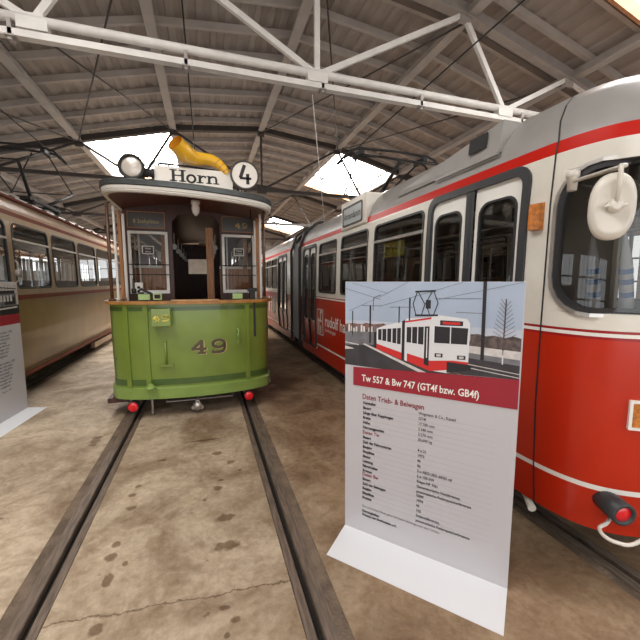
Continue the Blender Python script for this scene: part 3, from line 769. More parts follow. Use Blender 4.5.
mb = MB(); prf = [(2.80, 0.005), (2.805, 0.035), (2.855, 0.04), (2.87, 0.02), (2.85, -0.02)]
for (z0, o0), (z1, o1) in zip(prf, prf[1:]):
    for a, b in zip(ub, ub[1:]): mb.poly([froof(a, z0, o0), froof(b, z0, o0), froof(b, z1, o1), froof(a, z1, o1)])
mb.build('roof_gutter', 'gutter', t49)
mb = MB()
def strip(u, k, z, inn, crown):
    p = froof(u, z, -inn); q = V((CX, max(p.y, 5.2), p.z)); 
    r = p.lerp(q, k); r.z = p.z + crown * (1 - (1 - k) ** 2); return r
mb.sheet(lambda u, k: strip(u, k, 2.855, 0.0, 0.10), ub, [0, 0.15, 0.35, 0.6, 0.8, 1.0], 0)
mb.build('roof_deck', 'roofgrey', t49)
mb = MB(); mb.sheet(lambda u, k: strip(u, k, 2.735, 0.03, 0.13), ub, [0, 0.15, 0.35, 0.6, 0.8, 1.0], 0); mb.build('canopy_ceiling', 'ceilwood', t49)
# things on the roof: destination board, headlamp, route disc
mb = MB(); SY = 4.74; x0, x1, z0, z1 = -0.545, 0.365, 2.885, 3.135
mb.box(x0, x1, SY, SY + 0.03, z0, z1)
for x in (x0 + 0.08, x1 - 0.08): mb.box(x - 0.015, x + 0.015, SY + 0.03, SY + 0.05, z0 - 0.02, z1)
db = mb.build('destination_board', 'signw', t49); db['label'] = 'white board lettered Horn'
mb = MB(); sf = lambda a, b, o: V((x0 + a, SY - o, z0 + 0.058 + b * 0.80))
W = 0.034; th = 0.002; hb, hx, hc = 0.035, 0.105, 0.20  # base, x-height, cap
def serif(x, z, w=0.075): mb.stroke([(x - w/2, z), (x + w/2, z)], 0.016, sf, 0, th)
X = 0.21
for xx in (X, X + 0.105):
    mb.stroke([(xx, hb), (xx, hc)], W, sf, 0, th); serif(xx, hb + 0.006); serif(xx, hc - 0.004)
mb.stroke([(X, 0.12), (X + 0.105, 0.12)], 0.018, sf, 0, th)
X = 0.415; lp = [(X + 0.046*math.cos(a), hb + 0.052 + 0.055*math.sin(a)) for a in [i*PI/8 for i in range(17)]]; mb.stroke(lp, 0.027, sf, 0, th)
X = 0.515; mb.stroke([(X, hb), (X, hb + 0.11)], 0.031, sf, 0, th); serif(X, hb + 0.005); mb.stroke([(X - 0.03, hb + 0.108), (X, hb + 0.108)], 0.014, sf, 0, th)
mb.stroke([(X + 0.01, hb + 0.075), (X + 0.035, hb + 0.103), (X + 0.062, hb + 0.10), (X + 0.066, hb + 0.082)], 0.022, sf, 0, th)
X = 0.625; mb.stroke([(X, hb), (X, hb + 0.11)], 0.031, sf, 0, th); serif(X, hb + 0.005, 0.065); mb.stroke([(X - 0.03, hb + 0.108), (X, hb + 0.108)], 0.014, sf, 0, th)
mb.stroke([(X + 0.01, hb + 0.085), (X + 0.04, hb + 0.107), (X + 0.075, hb + 0.10), (X + 0.085, hb + 0.07), (X + 0.085, hb)], 0.026, sf, 0, th); serif(X + 0.085, hb + 0.005, 0.065)
mb.build('board_lettering', 'ink', db)
hd = V((-0.775, 4.70, 3.075)); ax = V((-0.10, -1, -0.03))
mb = MB(); mb.lathe(hd, ax, [(-0.16, 0.04), (-0.13, 0.085), (-0.04, 0.125), (0.0, 0.142), (0.03, 0.145), (0.035, 0.122), (0.01, 0.118)], 28)
mb.tube([hd + V((0, 0.06, -0.1)), hd + V((0, 0.06, -0.22))], 0.03, 8)
mb.lathe(hd + V((0.10, 0.05, -0.035)), (1, 0.05, 0), [(0, 0.05), (0.06, 0.055), (0.065, 0.045), (0.09, 0.045), (0.095, 0.055), (0.13, 0.055)], 14)
hl = mb.build('headlamp', 'black', t49)
mb = MB(); mb.lathe(hd + ax.normalized() * 0.012, ax, [(0, 0.119), (0.008, 0.10), (0.018, 0.06), (0.024, 0.01)], 28); mb.build('lamp_glass', 'lampglass', hl)
dc = V((0.515, 4.70, 3.10))
mb = MB(); mb.lathe(dc, (0, -1, 0), [(-0.012, 0.182), (0.012, 0.182), (0.014, 0.158), (0.004, 0.158)], 36); mb.box(dc.x - 0.02, dc.x + 0.02, 4.71, 4.74, 2.87, 2.98)
rd = mb.build('route_disc', 'steeld', t49); rd['label'] = 'round white disc with black 4'
mb = MB(); mb.lathe(dc, (0, -1, 0), [(0.004, 0.159), (0.010, 0.159)], 36); mb.build('disc_face', 'signw', rd)
mb = MB(); df = lambda a, b, o: V((dc.x + a, dc.y - 0.012 - o, dc.z + b))
mb.stroke([(-0.005, 0.115), (-0.055, -0.03)], 0.042, df, 0, 0.001); mb.stroke([(-0.06, -0.04), (0.075, -0.04)], 0.030, df, 0, 0.001); mb.stroke([(0.035, 0.01), (0.035, -0.105)], 0.040, df, 0, 0.001)
mb.build('disc_numeral', 'ink', rd)
mb = MB(); mb.tube([(-0.545, 4.95, 2.90), (-0.55, 4.95, 3.16), (-0.50, 4.95, 3.22), (-0.2, 4.95, 3.22), (0.15, 4.95, 3.20), (0.42, 4.95, 3.18), (0.46, 4.95, 2.9)], 0.012, 8)
mb.tube([(-0.45, 4.95, 3.13), (0.42, 4.95, 3.10)], 0.009, 8); mb.tube([(-0.40, 4.95, 2.9), (-0.40, 4.95, 3.22)], 0.009, 8); mb.build('roof_railing', 'black', t49)
# yellow horn lying on the board
mb = MB()
hp = [(-0.290, 4.58, 3.365), (-0.245, 4.63, 3.330), (-0.175, 4.70, 3.285), (-0.08, 4.75, 3.262), (0.02, 4.77, 3.270), (0.11, 4.77, 3.268), (0.19, 4.77, 3.235), (0.255, 4.76, 3.180), (0.305, 4.76, 3.115)]
hr = [0.098, 0.098, 0.108, 0.085, 0.072, 0.070, 0.064, 0.052, 0.042]
ps = []; rs = []
for i in range(len(hp) - 1):
    for j in range(4):
        t_ = j / 4; ps.append(V(hp[i]).lerp(V(hp[i+1]), t_)); rs.append(hr[i] + (hr[i+1] - hr[i]) * t_)
ps.append(V(hp[-1])); rs.append(hr[-1])
mb.tube(ps, rs, 20, 0, caps=False)
horn = thing('giant_horn', 'large yellow curved horn lying on top of the white Horn board', 'horn', (hp[4][0], 4.78, 3.12))
o = mb.build('horn_tube', 'yellow', horn)
mb = MB(); mb.tube([ps[0], ps[3], ps[7], ps[9]], [rs[0] - 0.004, rs[3] * 0.86, 0.06, 0.01], 20, 0, caps=False); mb.build('bell_inside', 'hornin', horn)
for k in (24, 27, 30):
    mb = MB(); mb.tube([ps[k] - (ps[k+1]-ps[k]) * 0.15, ps[k] + (ps[k+1]-ps[k]) * 0.25], rs[k] + 0.003, 16, 0, caps=False); mb.build('ring_band', 'rail_oak', horn)
mb = MB(); mb.sheet(lambda a, t: ps[int(t)] + (V((0, -math.cos(a), math.sin(a))) * (rs[int(t)] + 0.003)), [-1.1 + 0.22*i for i in range(7)], [7, 8, 9, 10, 11, 12, 13]); mb.build('highlight_patch', 'hornpink', horn)  # highlight on the horn body painted as a pink patch

# ================================================================== RED & WHITE TRAM
RX = 3.05; SX = 1.93
tR = thing('articulated_tram', 'red and white articulated tram with grey roof on the right hand track', 'tram', (RX, 7.0, 0))
YJ = 7.30
half = [(SX, YJ), (SX, 1.75), (1.937, 1.60), (1.955, 1.47), (2.0, 1.34), (2.08, 1.235), (2.20, 1.15), (2.38, 1.075), (2.65, 1.02), (RX, 1.0)]
hs = [half[0]] + smooth(half[1:], 3)
pl = hs + [(2*RX - x, y) for x, y in reversed(hs[:-1])]
LV = [(0.33, 0.05), (0.60, 0.02), (1.0, 0.0), (1.5, 0.0), (2.2, 0.01), (2.50, 0.03), (2.57, 0.045), (2.70, 0.10), (2.82, 0.19), (2.92, 0.32), (2.99, 0.50), (3.04, 0.75), (3.06, 1.06)]
def insR(z):
    for (a, ia), (b, ib) in zip(LV, LV[1:]):
        if z <= b: return ia + (ib - ia) * max(z - a, 0) / (b - a) if z >= a else ia
    return LV[-1][1]
SRt = Surf(pl, insR, centre=(RX, 4))
UJ = SRt.L
SC = UJ / 2
# the roof inset must not fold over at the nose: lean nose corners towards the middle
def fR(u, z, off=0.0):
    p = SRt.at(u, z, off)
    ins = insR(z)
    if ins > 0.05:
        b = SRt.at(u, 1.5, off)
        hx = 1.12 - 0.0
        k = max(0.0, 1 - ins / 1.12)
        x = RX + (b.x - RX) * k
        y = b.y + (ins * 1.0) * max(0.0, min(1.0, (2.1 - b.y) / 1.1)) 
        p = V((x, y, z))
    return p
def uY(y): return YJ - y
winsR = [(uY(4.96), uY(4.04), 1.56, 2.42, 0.05), (uY(3.87), uY(2.86), 1.56, 2.42, 0.05), (uY(6.03), uY(5.15), 1.56, 2.42, 0.05)]
doorR = (uY(2.78), uY(1.76), 0.50, 2.47)
door2 = (uY(7.1), uY(6.22), 0.50, 2.44)
shield = (uY(1.55), UJ - uY(1.55), 1.58, 2.38)
holes = [w[:4] for w in winsR] + [doorR, door2, shield]
holes += [(UJ - b, UJ - a, c, d) for a, b, c, d, _ in winsR] + [(UJ - uY(2.7), UJ - uY(5.9), 9, 9)][:0]
holes += [(UJ - uY(1.85), UJ - uY(2.8), 1.56, 2.42)]
holes[-1] = (min(holes[-1][0], holes[-1][1]), max(holes[-1][0], holes[-1][1]), 1.56, 2.42)
ubr = SRt.brk(0, UJ, [h[0] for h in holes] + [h[1] for h in holes])
zbr = sorted(set([0.33, 0.58, 0.61, 0.8, 1.0, 1.25, 1.44, 1.455, 1.475, 1.49, 2.49, 2.565, 2.2] + [z for z, _ in LV if z > 2.56] + [h[2] for h in holes] + [h[3] for h in holes]))
def mR(u, z):
    if z < 0.58: return 0
    if z < 0.61: return 2
    if z < 1.44: return 0
    if z < 1.455: return 4
    if z < 1.475: return 2
    if z < 1.49: return 4
    if z < 2.49: return 1
    if z < 2.565: return 3
    return 5
mb = MB()
mb.sheet(fR, ubr, zbr, mR, lambda u, z: any(a < u < b and c < z < d for a, b, c, d in holes), smooth=False)
for f_i in range(len(mb.sm)): mb.sm[f_i] = True
shell = mb.build('body_shell', ['red', 'cream', 'white', 'stripe', 'redd', 'roofgrey'], tR)
shell.data.polygons.foreach_set('use_smooth', [True] * len(shell.data.polygons))
# back cap of roof crest
mb = MB(); mb.box(RX - 0.16, RX + 0.16, 2.2, YJ, 3.045, 3.065); mb.build('roof_walkway', 'roofgrey', tR)
def window_on(fn, w, parent, gl='glassd', fill='cream', gask='rubber', r=0.07, gw=0.022, name='side_window', bar=None, fillw=0.0):
    a, b, c, d = w[:4]
    mb = MB(); ring(mb, fn, rrect(a - 0.004, b + 0.004, c - 0.004, d + 0.004, 0.0005), rrect(a + fillw + 0.004, b - fillw - 0.004, c + fillw + 0.004, d - fillw - 0.004, r), 0.003, 0.02, 0)
    e = fillw
    ring(mb, fn, rrect(a + e, b - e, c + e, d - e, r), rrect(a + e + gw, b - e - gw, c + e + gw, d - e - gw, r - gw * 0.5), 0.012, 0.03, 1)
    if bar: mb.bar(fn(a + e, bar, 0.0), fn(b - e, bar, 0.0), 0.03, 0.03, 2)
    wf = mb.build(name, [fill, gask, 'silver'], parent)
    mb = MB(); us = [a + 0.01 + (b - a - 0.02) * i / 14 for i in range(15)]
    mb.sheet(lambda u, z: fn(u, z, -0.006), us, [c + 0.01, d - 0.01], 0, smooth=True); mb.build('pane', gl, wf)
    return wf
for w in winsR:
    window_on(fR, w, tR, bar=w[3] - 0.20)
    window_on(fR, (UJ - w[1], UJ - w[0], w[2], w[3]), tR)
window_on(fR, holes[-1], tR)
# vertical white pillars trim between windows are the shell itself; windshield
ws = window_on(fR, shield, tR, r=0.20, gw=0.03, name='windshield')
mb = MB(); ring(mb, fR, rrect(shield[0] - 0.02, shield[1] + 0.02, shield[2] - 0.02, shield[3] + 0.02, 0.22), rrect(shield[0] - 0.0, shield[1] + 0.0, shield[2] - 0.0, shield[3] + 0.0, 0.20), 0.022, 0.03); mb.build('windshield_trim', 'silver', ws)
for u_ in (shield[0] + 0.62, UJ - shield[0] - 0.62):
    mb = MB(); mb.bar(fR(u_, shield[2], -0.01), fR(u_, shield[3], -0.01), 0.04, 0.05); mb.build('windshield_pillar', 'rubber', ws)
mb = MB(); us = SRt.brk(shield[0] + 0.46, shield[1] - 0.46)
P = [fR(u, 2.36 + 0.04 * 1, 0.03) for u in us]
for a, b in zip(us, us[1:]): mb.poly([fR(a, 2.37, 0.02), fR(b, 2.37, 0.02), fR(b, 2.34, 0.10), fR(a, 2.34, 0.10)]); mb.poly([fR(a, 2.34, 0.10), fR(b, 2.34, 0.10), fR(b, 2.325, 0.10), fR(a, 2.325, 0.10)]) ; mb.poly([fR(a, 2.44, 0.005), fR(b, 2.44, 0.005), fR(b, 2.34, 0.10), fR(a, 2.34, 0.10)])
mb.build('rain_hood', 'cream', tR)
# double leaf front door
def doubledoor(fn, d, parent, rows=None):
    a, b, c, e = d
    mb = MB(); ring(mb, fn, rrect(a - 0.02, b + 0.02, c - 0.0, e + 0.02, 0.11), rrect(a + 0.035, b - 0.035, c + 0.02, e - 0.035, 0.08), 0.018, 0.05)
    ring(mb, fn, rrect(a - 0.004, b + 0.004, c - 0.004, e + 0.004, 0.0005), rrect(a - 0.0, b + 0.0, c - 0.0, e + 0.0, 0.11), 0.003, 0.02, 1)
    mid = (a + b) / 2 + (0.0)
    mb.sheet(lambda u, z: fn(u, z, 0.012), [mid - 0.045, mid + 0.045], [c, 1.0, e - 0.03])
    mb.sheet(lambda u, z: fn(u, z, 0.016), [mid - 0.004, mid + 0.004], [c, 1.0, e - 0.03])
    dr = mb.build('door_surround', ['grubber', 'cream'], parent)
    for k, (p, q) in enumerate(((a + 0.03, mid - 0.045), (mid + 0.045, b - 0.03))):
        mb = MB(); gz0, gz1 = 1.0, e - 0.13
        us_ = [p, p + 0.03, q - 0.03, q]
        mb.sheet(lambda u, z: fn(u, z, -0.01), us_, [c, 1.0, 1.44, 1.48, gz1, e - 0.03], lambda u, z: 1 if z < 1.44 else 0, lambda u, z: p + 0.03 < u < q - 0.03 and 1.0 < z < gz1)
        ring(mb, fn, rrect(p + 0.028, q - 0.028, 0.998, gz1 + 0.002, 0.0005), rrect(p + 0.05, q - 0.05, 1.02, gz1 - 0.02, 0.09), -0.008, 0.01, 0)
        ring(mb, fn, rrect(p + 0.045, q - 0.045, 1.015, gz1 - 0.015, 0.09), rrect(p + 0.062, q - 0.062, 1.032, gz1 - 0.032, 0.08), -0.002, 0.02, 2)
        lf = mb.build('door_leaf', ['white', 'red', 'rubber'], dr)
doubledoor(fR, doorR, tR); doubledoor(fR, door2, tR)
# glass of doors (one mesh per door, child of the tram)
for d in (doorR, door2):
    mb = MB(); mb.sheet(lambda u, z: fR(u, z, -0.02), [d[0] + 0.06, (d[0]+d[1])/2, d[1] - 0.06], [1.0, 1.7, d[3] - 0.14]); mb.build('door_glass', 'glassd', tR)
# seam around the nose
mb = MB(); useam = uY(1.60)
zz = [0.33, 0.6, 1.0, 1.5, 2.0, 2.2, 2.35, 2.5, 2.57, 2.70, 2.82, 2.92, 2.99, 3.04]
for a, b in zip(zz, zz[1:]): mb.poly([fR(useam - 0.006, a, 0.003), fR(useam + 0.004, a, 0.003), fR(useam + 0.004, b, 0.003), fR(useam - 0.006, b, 0.003)])
mb.build('panel_seam', 'rubber', tR)
# orange lamps
mb = MB(); us = [uY(1.71), uY(1.635)]
for z0, z1 in ((2.06, 2.225),):
    c = [fR(us[0], z0, 0.0), fR(us[1], z0, 0.0), fR(us[1], z1, 0.0), fR(us[0], z1, 0.0)]
    e = [fR(us[0] + 0.004, z0 + 0.006, 0.045), fR(us[1] - 0.004, z0 + 0.006, 0.035), fR(us[1] - 0.004, z1 - 0.006, 0.035), fR(us[0] + 0.004, z1 - 0.006, 0.045)]
    mb.poly(e); [mb.poly([c[i], c[(i+1) % 4], e[(i+1) % 4], e[i]]) for i in range(4)]
o = mb.build('indicator_lamp', 'orange', tR)
def nearest_u(x, z):
    best = min(((fR(SC * 1.0 * i / 800, z) - V((x, 0, z))), i) if False else (abs(fR(SC * i / 800, z).x - x) if SC * i / 800 > uY(1.6) else 9, i) for i in range(801)); return SC * best[1] / 800
# front indicator + white frame on the red nose
def uray(px_x):   # arc position where the nose crosses the given x/y slope seen along the aisle
    return px_x
uL = uY(1.60) + 0.445
mb = MB(); ring(mb, fR, rrect(uL, uL + 0.20, 0.97, 1.13, 0.006), rrect(uL + 0.014, uL + 0.186, 0.984, 1.116, 0.006), 0.02, 0.02, 1)
mb.sheet(lambda u, z: fR(u, z, 0.012), [uL + 0.01, uL + 0.10, uL + 0.19], [0.98, 1.12], 0)
mb.build('front_indicator', ['orange', 'white'], tR)
# tail lamp / buffer lamp
uB = uY(1.60) + 0.40
p = fR(uB, 0.53, 0.0); q = fR(uB, 0.53, 0.13); dx = V((-0.35, -0.93, -0.02)).normalized()
mb = MB(); mb.lathe(p, dx, [(-0.12, 0.055), (0.05, 0.062), (0.12, 0.062), (0.125, 0.046), (0.11, 0.044)], 22); bl = mb.build('bumper_lamp', 'grubber', tR)
mb = MB(); mb.lathe(p + dx * 0.105, dx, [(0, 0.045), (0.008, 0.04), (0.012, 0.01)], 22); mb.build('red_lens', 'redl', bl)
mb = MB(); hz = [(2.45, 1.40), (2.20, 1.28), (2.05, 1.215), (1.975, 1.205), (1.94, 1.16), (1.965, 1.11), (2.06, 1.085), (2.45, 1.14)]
hz = smooth(hz, 5); mb.tube([(x, y, 0.455 - 0.05 * i / len(hz)) for i, (x, y) in enumerate(hz)], 0.010, 8); mb.build('coupling_bar', 'cream', tR)
mb = MB(); mb.tube([(2.2, 2.05, 0.33), (2.05, 1.72, 0.29), (1.99, 1.62, 0.27)], [0.015, 0.022, 0.026], 8); mb.build('sand_pipe', 'cream', tR)
# mirror
mc = V((1.735, 1.12, 2.085)); n = V((-0.62, -0.78, -0.05)).normalized()
ux = n.cross(V((0, 0, 1))).normalized(); uy = ux.cross(n).normalized()
if uy.z < 0: uy = -uy
mb = MB()
prof = [(0.0, 0.02), (0.0, 0.70), (0.006, 0.78), (0.0, 0.84), (-0.004, 0.92), (-0.016, 0.99), (-0.03, 1.0), (-0.04, 0.97)]
rings = []
for t_, r_ in prof:
    rings.append([mb.vert(mc + n * t_ + (ux * (0.088 * (abs(math.cos(a)) ** 0.85) * (1 if math.cos(a) > 0 else -1)) + uy * (0.148 * (abs(math.sin(a)) ** 0.85) * (1 if math.sin(a) > 0 else -1))) * r_) for a in [2*PI*k/32 for k in range(32)]])
for a, b in zip(rings, rings[1:]):
    for k in range(32): mb.face((a[k], a[(k+1) % 32], b[(k+1) % 32], b[k]), 0, True)
mb.face(rings[-1], 1); mb.face(rings[0][::-1], 0)
mir = mb.build('wing_mirror', ['cream', 'silver'], tR)
mb = MB(); top = mc + uy * 0.165; br = fR(uY(1.47), 2.30, 0.0)
mb.tube([mc + n * 0.025 + uy * 0.0, mc + n * 0.035 + uy * 0.14, top + n*0.03, top + ux * -0.02 + n*0.02, br + V((-0.03, 0, 0.0)), br], 0.010, 8)
mb.lathe(mc + n * 0.0, n, [(0, 0.03), (0.02, 0.03), (0.035, 0.015)], 12)
mb.tube([mc + n*0.02 - ux*0.04, mc + n*0.02 + ux*0.04], 0.007, 6)
mb.lathe(br + V((-0.03, -0.0, -0.05)), (0, 0, 1), [(0, 0.024), (0.07, 0.026), (0.075, 0.034), (0.10, 0.034)], 14)
mb.build('mirror_arm', 'cream', mir)
# roof vent box, side destination box
mb = MB(); 
A0, B0, C0 = (1.985, 2.06, 2.66), (2.02, 2.06, 2.88), (2.5, 2.06, 2.88)
A1, B1, C1 = (2.00, 3.45, 2.66), (2.06, 3.45, 2.74), (2.5, 3.45, 2.80)
mb.poly([A0, A1, B1, B0]); mb.poly([B0, B1, C1, C0]); mb.poly([A0, B0, C0, (2.5, 2.06, 2.66)]); mb.poly([A1, B1, C1, (2.5, 3.45, 2.66)])
vb = mb.build('roof_vent_box', 'roofgrey', tR)
mb = MB(); mb.obox((1.998, 2.28, 2.79), (0.004, 0, 0), (0, 0.09, 0), (0.006, 0, 0.055)); mb.build('vent_grille', 'rubber', vb)
mb = MB(); mb.bar((1.975, 2.05, 2.645), (1.975, 2.75, 2.645), 0.02, 0.015); mb.build('vent_lip', 'roofgrey', vb)
mb = MB(); mb.box(1.93, 2.4, 4.12, 4.95, 2.49, 2.88)
dbx = mb.build('side_destination_box', 'cream', tR, 0.02)
dfn = lambda a, b, o: V((1.93 - o, 4.90 - a, 2.53 + b))
mb = MB(); ring(mb, dfn, rrect(0.03, 0.70, 0.0, 0.27, 0.04), rrect(0.055, 0.675, 0.025, 0.245, 0.03), 0.008, 0.01, 0)
mb.poly([dfn(a, b, 0.003) for a, b in ((0.05, 0.02), (0.68, 0.02), (0.68, 0.25), (0.05, 0.25))], 1)
mb.text('Arsterdamm', lambda a, b, o: dfn(0.365 + a, 0.09 + b, o), 0.13, 0, 0.005, 'CENTER', 0.002, 0.85); mb.build('destination_display', ['rubber', 'sidegrey'], dbx)
# writing on the red side
tfn = lambda a, b, o: V((fR(1.0, b).x - o, 6.15 - a, b))
mb = MB()
L0 = 0.02
ring(mb, tfn, rrect(L0, L0 + 0.34, 0.80, 1.27, 0.005), rrect(L0 + 0.02, L0 + 0.32, 0.82, 1.25, 0.005), 0.004, 0.002)
mb.stroke([(L0 + 0.10, 0.84), (L0 + 0.10, 1.10)], 0.055, tfn, 0, 0.004); mb.stroke([(L0 + 0.20, 0.84), (L0 + 0.20, 1.22), (L0 + 0.28, 1.22)], 0.05, tfn, 0, 0.004); mb.stroke([(L0 + 0.05, 1.06), (L0 + 0.28, 1.06)], 0.035, tfn, 0, 0.004)
mb.text('rudolf ha', lambda a, b, o: tfn(0.47 + a, 1.0 + b, o), 0.26, 0, 0.004, 'LEFT', 0.004, 1.0)
mb.text('einrichtungen', lambda a, b, o: tfn(0.47 + a, 0.90 + b, o), 0.095, 0, 0.004)
mb.build('side_lettering', 'white', shell)
# underframe, bogies, interior
mb = MB(); mb.box(RX - 0.95, RX + 0.95, 1.6, YJ, 0.30, 0.42); mb.box(RX - 0.98, RX + 0.98, 1.35, YJ, 0.80, 0.86); mb.build('underframe', 'under', tR)
bogie(RX + 0.02, 3.6, tR, 1.40)
mb = MB(); mb.box(RX - 1.0, RX + 1.0, 1.75, YJ, 2.44, 2.47); mb.build('saloon_ceiling', 'interior', tR)
mb = MB()
for s in (-1, 1): mb.box(RX + s*0.45 - 0.06, RX + s*0.45 + 0.06, 2.4, YJ - 0.1, 2.41, 2.44)
mb.build('light_covers', 'white', tR)
mb = MB()
for s in (-1, 1):
    mb.tube([(RX + s*0.62, 1.9, 2.22), (RX + s*0.62, YJ, 2.22)], 0.018, 8)
for y in (2.2, 2.85, 4.0, 5.1, 6.15): 
    for s in (-1, 1): mb.tube([(RX + s*0.62, y, 0.86), (RX + s*0.62, y, 2.44)], 0.016, 8)
mb.build('handrails', 'silver', tR)
def seat(x, y, t, mname='seat', fw=1):
    mb = MB(); mb.box(x - 0.21, x + 0.21, y - 0.2, y + 0.2, 1.25, 1.30); mb.box(x - 0.21, x + 0.21, y + fw*0.18, y + fw*0.22, 1.3, 1.78); mb.box(x - 0.03, x + 0.03, y - 0.05, y + 0.05, 0.86, 1.25)
    mb.build('seat', mname, t, 0.02)
for y in (3.1, 3.75, 4.4, 5.05, 5.7):
    seat(2.30, y, tR); seat(3.80, y, tR)
mb = MB(); mb.box(2.25, 3.85, 1.25, 1.55, 0.86, 1.52); mb.box(2.5, 3.0, 1.95, 2.05, 0.86, 2.0); mb.build('driver_console', 'seatg', tR)
mb = MB(); mb.box(2.35, 2.42, 1.5, 2.0, 1.0, 2.44); mb.box(2.0, 2.06, 1.82, 1.86, 0.86, 2.44); mb.build('cab_partition', 'interior', tR)
for x, y, a in ((2.06, 1.40, 0.09), (2.22, 1.34, 0.13)):
    b0 = V((x + a * 0.6, y + 0.02, 1.50)); b1 = V((x - 0.03, y, 1.98))
    mb = MB(); mb.tube([b0, b0.lerp(b1, 0.3), b0.lerp(b1, 0.75), b1, b1 + (b1 - b0) * 0.08], [0.024, 0.034, 0.030, 0.012, 0.004], 10)
    for t_ in (0.35, 0.5, 0.62): mb.tube([b0.lerp(b1, t_) , b0.lerp(b1, t_ + 0.06)], 0.035 - t_ * 0.004, 10, 1, caps=False)
    mb.tube([b0, b0 + (b0 - b1) * 0.25], 0.008, 6, 0)
    o = mb.build('folded_umbrella', ['umbw', 'umbb'])
    tag(o, 'white folded umbrella with blue print behind the windshield, ' + ('nearer the door' if x < 2.1 else 'farther from the door'), 'umbrella', 'folded umbrellas in the driver cab')
# yellow sticker in window
mb = MB(); yfn = lambda a, b, o: V((1.985 - o, 3.72 - a, 2.03 + b))
mb.box(1.985, 1.99, 3.27, 3.72, 2.03, 2.19, 0)
mb.text('Umleitung', lambda a, b, o: yfn(0.03 + a, 0.085 + b, o), 0.065, 1, 0.002); mb.text('Linie', lambda a, b, o: yfn(0.03 + a, 0.03 + b, o), 0.05, 1, 0.002); mb.text('1', lambda a, b, o: yfn(0.36 + a, 0.04 + b, o), 0.11, 1, 0.002)
tag(mb.build('window_sticker', ['yposter', 'ink']), 'yellow notice with black writing inside the red tram side window', 'notice')
# door glass round sign
mb = MB(); mb.lathe((2.02, 1.93, 2.20), (-1, 0, 0), [(0, 0.07), (0.004, 0.07)], 24); mb.stroke([(1.95, 2.25), (1.95, 2.17), (1.90, 2.17)], 0.02, lambda a, b, o: V((2.0145, a - 0.02, b)), 1, 0)
tag(mb.build('round_sticker', ['interior', 'ink']), 'pale round sign behind the upper front door glass', 'sign')
# bellows and rear section
def rearwall():
    xR = SX + 0.0
    plr = [(xR, 13.9), (xR, 8.05)]
mb = MB()
n = 9; ys = [YJ + (8.05 - YJ) * i / (2*n) for i in range(2*n + 1)]
def bel(u, v):  # u index along y, v profile param
    return None
prof2 = [(0.45, 0.04), (1.0, 0.0), (2.3, 0.0), (2.6, 0.08), (2.85, 0.35), (2.95, 1.12)]
for s in (-1, 1):
    rr = []
    for i, y in enumerate(ys):
        o_ = 0.06 if i % 2 else 0.0
        rr.append([mb.vert((RX + s * (1.12 - a - o_), y, z - o_ * (1 if a > 0.3 else 0))) for z, a in prof2])
    for a, b in zip(rr, rr[1:]):
        for k in range(len(prof2) - 1): mb.face((a[k], a[k+1], b[k+1], b[k]))
mb.build('bellows', 'bellows', tR)
mb = MB()
for y in (YJ + 0.0, 8.05):
    for s in (-1, 1):
        pr = [(1.145, 0.40), (1.145, 2.45), (1.02, 2.80), (0.75, 3.0), (0.0, 3.10)]
        for (a, z), (b, z2) in zip(pr, pr[1:]): mb.bar((RX + s*a, y, z), (RX + s*b, y, z2), 0.05, 0.05, up=(0, 1, 0))
mb.build('bellows_frame', 'rubber', tR)
rp = [(SX, 8.05), (SX, 14.6), (2.2, 15.0), (RX, 15.1), (2*RX - 2.2, 15.0), (2*RX - SX, 14.6), (2*RX - SX, 8.05)]
SRr = Surf(rp, insR, centre=(RX, 11))
def fRr(u, z, off=0.0):
    p = SRr.at(u, 1.5, off); k = max(0.0, 1 - insR(z) / 1.12)
    return V((RX + (p.x - RX) * k, p.y, z))
rw = [(0.12, 0.55, 1.56, 2.42)]
rd_ = [(0.65, 1.75, 0.5, 2.44), (4.6, 5.6, 0.5, 2.44)]
rww = [(1.9, 2.75, 1.56, 2.42), (2.85, 3.7, 1.56, 2.42), (3.8, 4.5, 1.56, 2.42), (5.7, 6.4, 1.56, 2.42)]
hol2 = rd_ + rww + [(SRr.L - b, SRr.L - a, 1.56, 2.42) for a, b, c, d in rww + [(0.7, 1.7, 0, 0)]]
mb = MB(); zb2 = [z for z in zbr]
mb.sheet(fRr, SRr.brk(0, SRr.L, [h[0] for h in hol2] + [h[1] for h in hol2]), sorted(set(zb2 + [0.5, 1.56, 2.42, 2.44])), mR, lambda u, z: any(a < u < b and c < z < d for a, b, c, d in hol2))
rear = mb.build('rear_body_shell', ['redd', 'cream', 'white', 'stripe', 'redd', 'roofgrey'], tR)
for w in rww: window_on(fRr, w, tR, bar=2.22)
for w in hol2[len(rd_) + len(rww):]:
    window_on(fRr, w, tR)
for d in rd_:
    doubledoor(fRr, d, tR)
    mb = MB(); mb.sheet(lambda u, z: fRr(u, z, -0.02), [d[0] + 0.06, d[1] - 0.06], [1.0, d[3] - 0.14]); mb.build('door_glass', 'glassd', tR)
mb = MB(); rf = lambda a, b, o: V((SX - o, 11.4 - a, b))
for k in range(3):
    mb.stroke([(0.15 + 0.42*k, 0.86), (0.15 + 0.42*k, 1.28)], 0.16, rf, 0, 0.004); mb.stroke([(0.0 + 0.42*k, 1.22), (0.3 + 0.42*k, 1.22)], 0.05, rf, 0, 0.004)
mb.build('rear_lettering', 'white', rear)
mb = MB(); mb.box(RX - 0.95, RX + 0.95, 8.1, 14.6, 0.30, 0.42); mb.box(RX - 0.98, RX + 0.98, 8.1, 14.6, 0.80, 0.86); mb.build('rear_underframe', 'under', tR)
bogie(RX + 0.02, 12.4, tR, 1.40)
mb = MB(); mb.box(RX - 1.0, RX + 1.0, 8.1, 14.6, 2.44, 2.47); mb.build('rear_ceiling', 'interior', tR)
for y in (10.3, 11.0, 11.7, 12.4): seat(2.30, y, tR)

